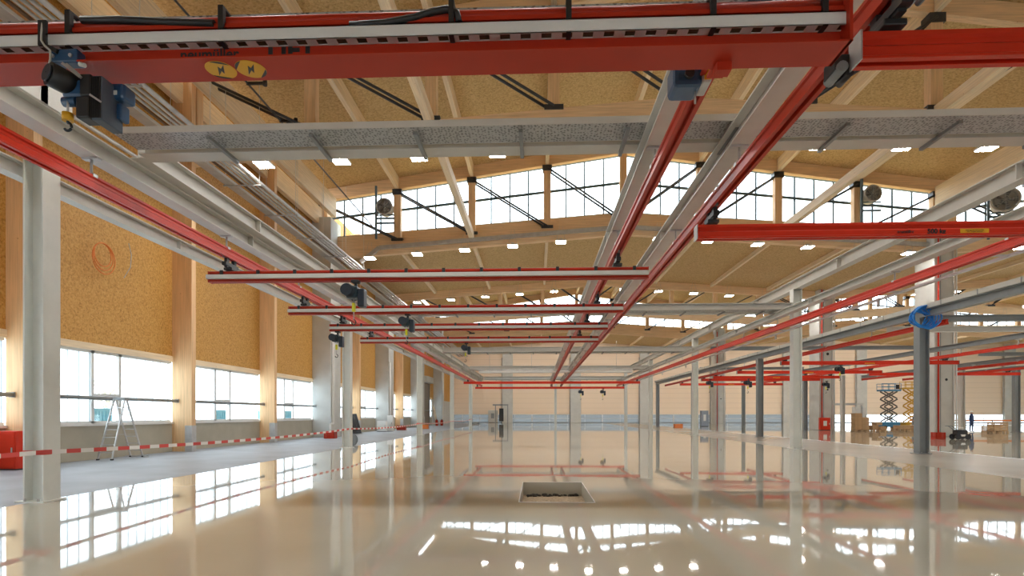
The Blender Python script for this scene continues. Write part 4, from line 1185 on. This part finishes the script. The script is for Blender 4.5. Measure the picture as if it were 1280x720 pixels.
# trestle table, pallets, barrier and worker farther right
o = root('barrier_fence', 'red and white barrier rail in front of the bright far windows', 'barrier', (41.0, 56.0, 0))
for i in range(6): MB().box((-6+i*2.4-.04, -.04, 0), (-6+i*2.4+.04, .04, 1.05)).build('stand', 'dark', o)
MB().box((-6.2, -.03, .88), (6.4, .03, 1.02)).build('top_rail', 'orange', o); MB().box((-6.2, -.03, .45), (6.4, .03, .55)).build('lower_rail', 'white', o)
pallet((38.1, 50.0, 0), 0, 'pallet with a box stack in front of the barrier rail'); 
crate((38.1, 50.0, .145), 1.15, .75, .75, 'rawwood', 'raw wooden crate on the pallet in front of the barrier rail')
crate((39.6, 52.6, 0), 1.2, .8, .5, 'rawwood', 'low wooden crate beside the palletted crate')
o = root('power_trowel', 'black wheeled floor machine with handles on the glossy floor', 'machine', (25.4, 36.2, 0)); o.scale = (.78, .78, .78)
MB().box((-.38, -.3, .35), (.4, .3, .75), bevel=.06).build('engine', 'black', o)
for x in (-.35, .38): MB().cyl((x, -.36, .22), (x, -.26, .22), .22, 16).build('wheel', 'black', o); MB().cyl((x, .26, .22), (x, .36, .22), .22, 16).build('wheel', 'black', o)
m = MB(); m.tube([(-.3, -.2, .7), (-.75, -.2, 1.05), (-.95, -.2, 1.05), (-.95, .2, 1.05), (-.75, .2, 1.05), (-.3, .2, .7)], .03, 8); m.build('handlebar', 'dark', o)
MB().cyl((.1, 0, .75), (.1, 0, .95), .14, 14).build('fuel_tank', 'white', o)
MB().box((-.15, -.32, .25), (.2, -.28, .4)).build('side_cover', 'white', o)

# person in blue overalls beside the barrier, seen small
def person(loc, rz, label):
    o = root('person', label, 'person', loc, rz)
    me = bpy.data.meshes.new('body'); 
    J = [(0,0,.95),(0,0,1.2),(0,0,1.42),(0,0,1.52),(0,0,1.62),(0,-.01,1.74), (.19,0,1.40),(.25,.02,1.12),(.26,-.06,.88),(-.19,0,1.40),(-.25,.02,1.12),(-.24,-.06,.88),(.1,0,.88),(.11,-.02,.5),(.11,.02,.1),(.11,-.14,.05),(-.1,0,.88),(-.12,.03,.5),(-.12,.06,.1),(-.12,-.10,.05)]
    E = [(0,1),(1,2),(2,3),(3,4),(4,5),(2,6),(6,7),(7,8),(2,9),(9,10),(10,11),(0,12),(12,13),(13,14),(14,15),(0,16),(16,17),(17,18),(18,19)]
    R = [.15,.14,.15,.06,.09,.08,.07,.05,.035,.07,.05,.035,.1,.07,.05,.045,.1,.07,.05,.045]
    me.from_pydata(J, E, []); b = bpy.data.objects.new('body', me); COL.objects.link(b); b.parent = o
    sk = b.modifiers.new('skin', 'SKIN'); ss = b.modifiers.new('sub', 'SUBSURF'); ss.levels = 1; ss.render_levels = 2
    for i, v in enumerate(me.skin_vertices[0].data): v.radius = (R[i], R[i]*.8 if i < 3 else R[i]); v.use_root = (i == 0)
    me.materials.append(M['navy_cloth'])
    MB().ball((0, -.015, 1.66), .105, (.85, 1, 1.15), 14).build('face', 'skin', o)
    MB().ball((0, .0, 1.73), .115, (1, 1.08, .75), 14).build('helmet', 'white', o)
    return o
M['navy_cloth'] = paint('blue_work_clothes', (.03, .06, .16), .8)
person((37.1, 51.5, 0), .4, 'person in blue work clothes and white helmet standing by the barrier rail')
# pallet box beside the far columns
crate((15.9, 66.5, 0), .9, .7, .45, 'orange', 'small orange brown crate at the foot of the last dark column')

# pump unit between column base and end wall
o = root('pipe_manifold', 'dark pipe manifold on the floor by the far window wall corner', 'pipework', (-10.5, 97, ZS))
MB().box((-.9, -.3, 0), (.9, .3, .4), bevel=.05).build('base_frame', 'dark', o)
MB().cyl((-.3, 0, .4), (-.3, 0, 6.5), .09, 8).build('riser', 'white', o)

# ------------------------------------------------------------------ outside ground and trees behind the clear panes
m = MB(); m.box((-140, -60, -1.2), (XL-.5, 200, -.6)); struct(m.build('outside_ground', 'ground'))
def tree(loc, label, seed):
    rnd = random.Random(seed)
    o = root('bare_tree', label, 'tree', loc)
    m = MB(); m.cyl((0, 0, 0), (.1, .1, 3.2), .2, 8, .12)
    m.build('trunk', 'tree', o)
    m = MB()
    for i in range(26):
        a = rnd.random()*2*PI; z = 2.2+rnd.random()*1.4; l = 1.2+rnd.random()*1.6
        p = Vector((.08, .08, z)); q = p+Vector((math.cos(a)*l*.7, math.sin(a)*l*.7, l*.8))
        m.cyl(p, q, .05, 5, .02)
        for j in range(3):
            b = rnd.random()*2*PI; r = p.lerp(q, .4+.2*j); m.cyl(r, r+Vector((math.cos(b)*.7, math.sin(b)*.7, .6)), .02, 4, .008)
    m.build('branches', 'tree', o)
    return o
tree((-32, 42, -.6), 'bare tree outside, seen through the clear pane behind the step ladder', 1)
tree((-36, 68, -.6), 'bare tree outside, seen through the clear pane of the next bay', 2)

for i, y in enumerate((30.5, 42.5, 55.0)):
    o = root('site_container', 'pale blue site container outside, behind the clear pane of the %s window bay' % ['first', 'second', 'third'][i], 'container', (-25, y, -.6), 0, 'site containers outside')
    MB().box((-1.2, -1.3, .1), (1.2, 1.3, 2.45), bevel=.03).build('shell', 'site_blue', o)
    m = MB()
    for k in range(10): m.box((1.2, -1.2+k*.25, .25), (1.235, -1.1+k*.25, 2.3))
    m.build('ribs', 'site_blue', o); MB().box((-1.25, -1.35, 0), (1.25, 1.35, .1)).build('base_frame', 'dark', o)

# ------------------------------------------------------------------ daylight
w = bpy.data.worlds.new('World'); scene.world = w; w.use_nodes = True
nt = w.node_tree; nt.nodes.clear()
out = nt.nodes.new('ShaderNodeOutputWorld'); bg = nt.nodes.new('ShaderNodeBackground')
bg.inputs[0].default_value = (.86, .94, 1.0, 1); bg.inputs[1].default_value = 3.2
nt.links.new(bg.outputs[0], out.inputs[0])

# ------------------------------------------------------------------ camera
cam = bpy.data.cameras.new('Camera'); co = bpy.data.objects.new('Camera', cam); COL.objects.link(co)
cam.sensor_width = 36; cam.lens = 730/1280*36; cam.shift_y = (518.2-360)/1280
cam.clip_start = .05; cam.clip_end = 500
co.location = (0, 0, H); co.rotation_euler = (PI/2, 0, math.atan(31/730))
scene.camera = co
vs = scene.view_settings
vs.view_transform = 'Standard'; vs.look = 'None'; vs.gamma = 1; vs.use_curve_mapping = False; vs.exposure = 0.95
scene.cycles.max_bounces = 10; scene.cycles.diffuse_bounces = 6; scene.cycles.glossy_bounces = 4; scene.cycles.transparent_max_bounces = 16
scene.cycles.use_denoising = True
scene.cycles.sample_clamp_indirect = 6.0
scene.cycles.caustics_reflective = False
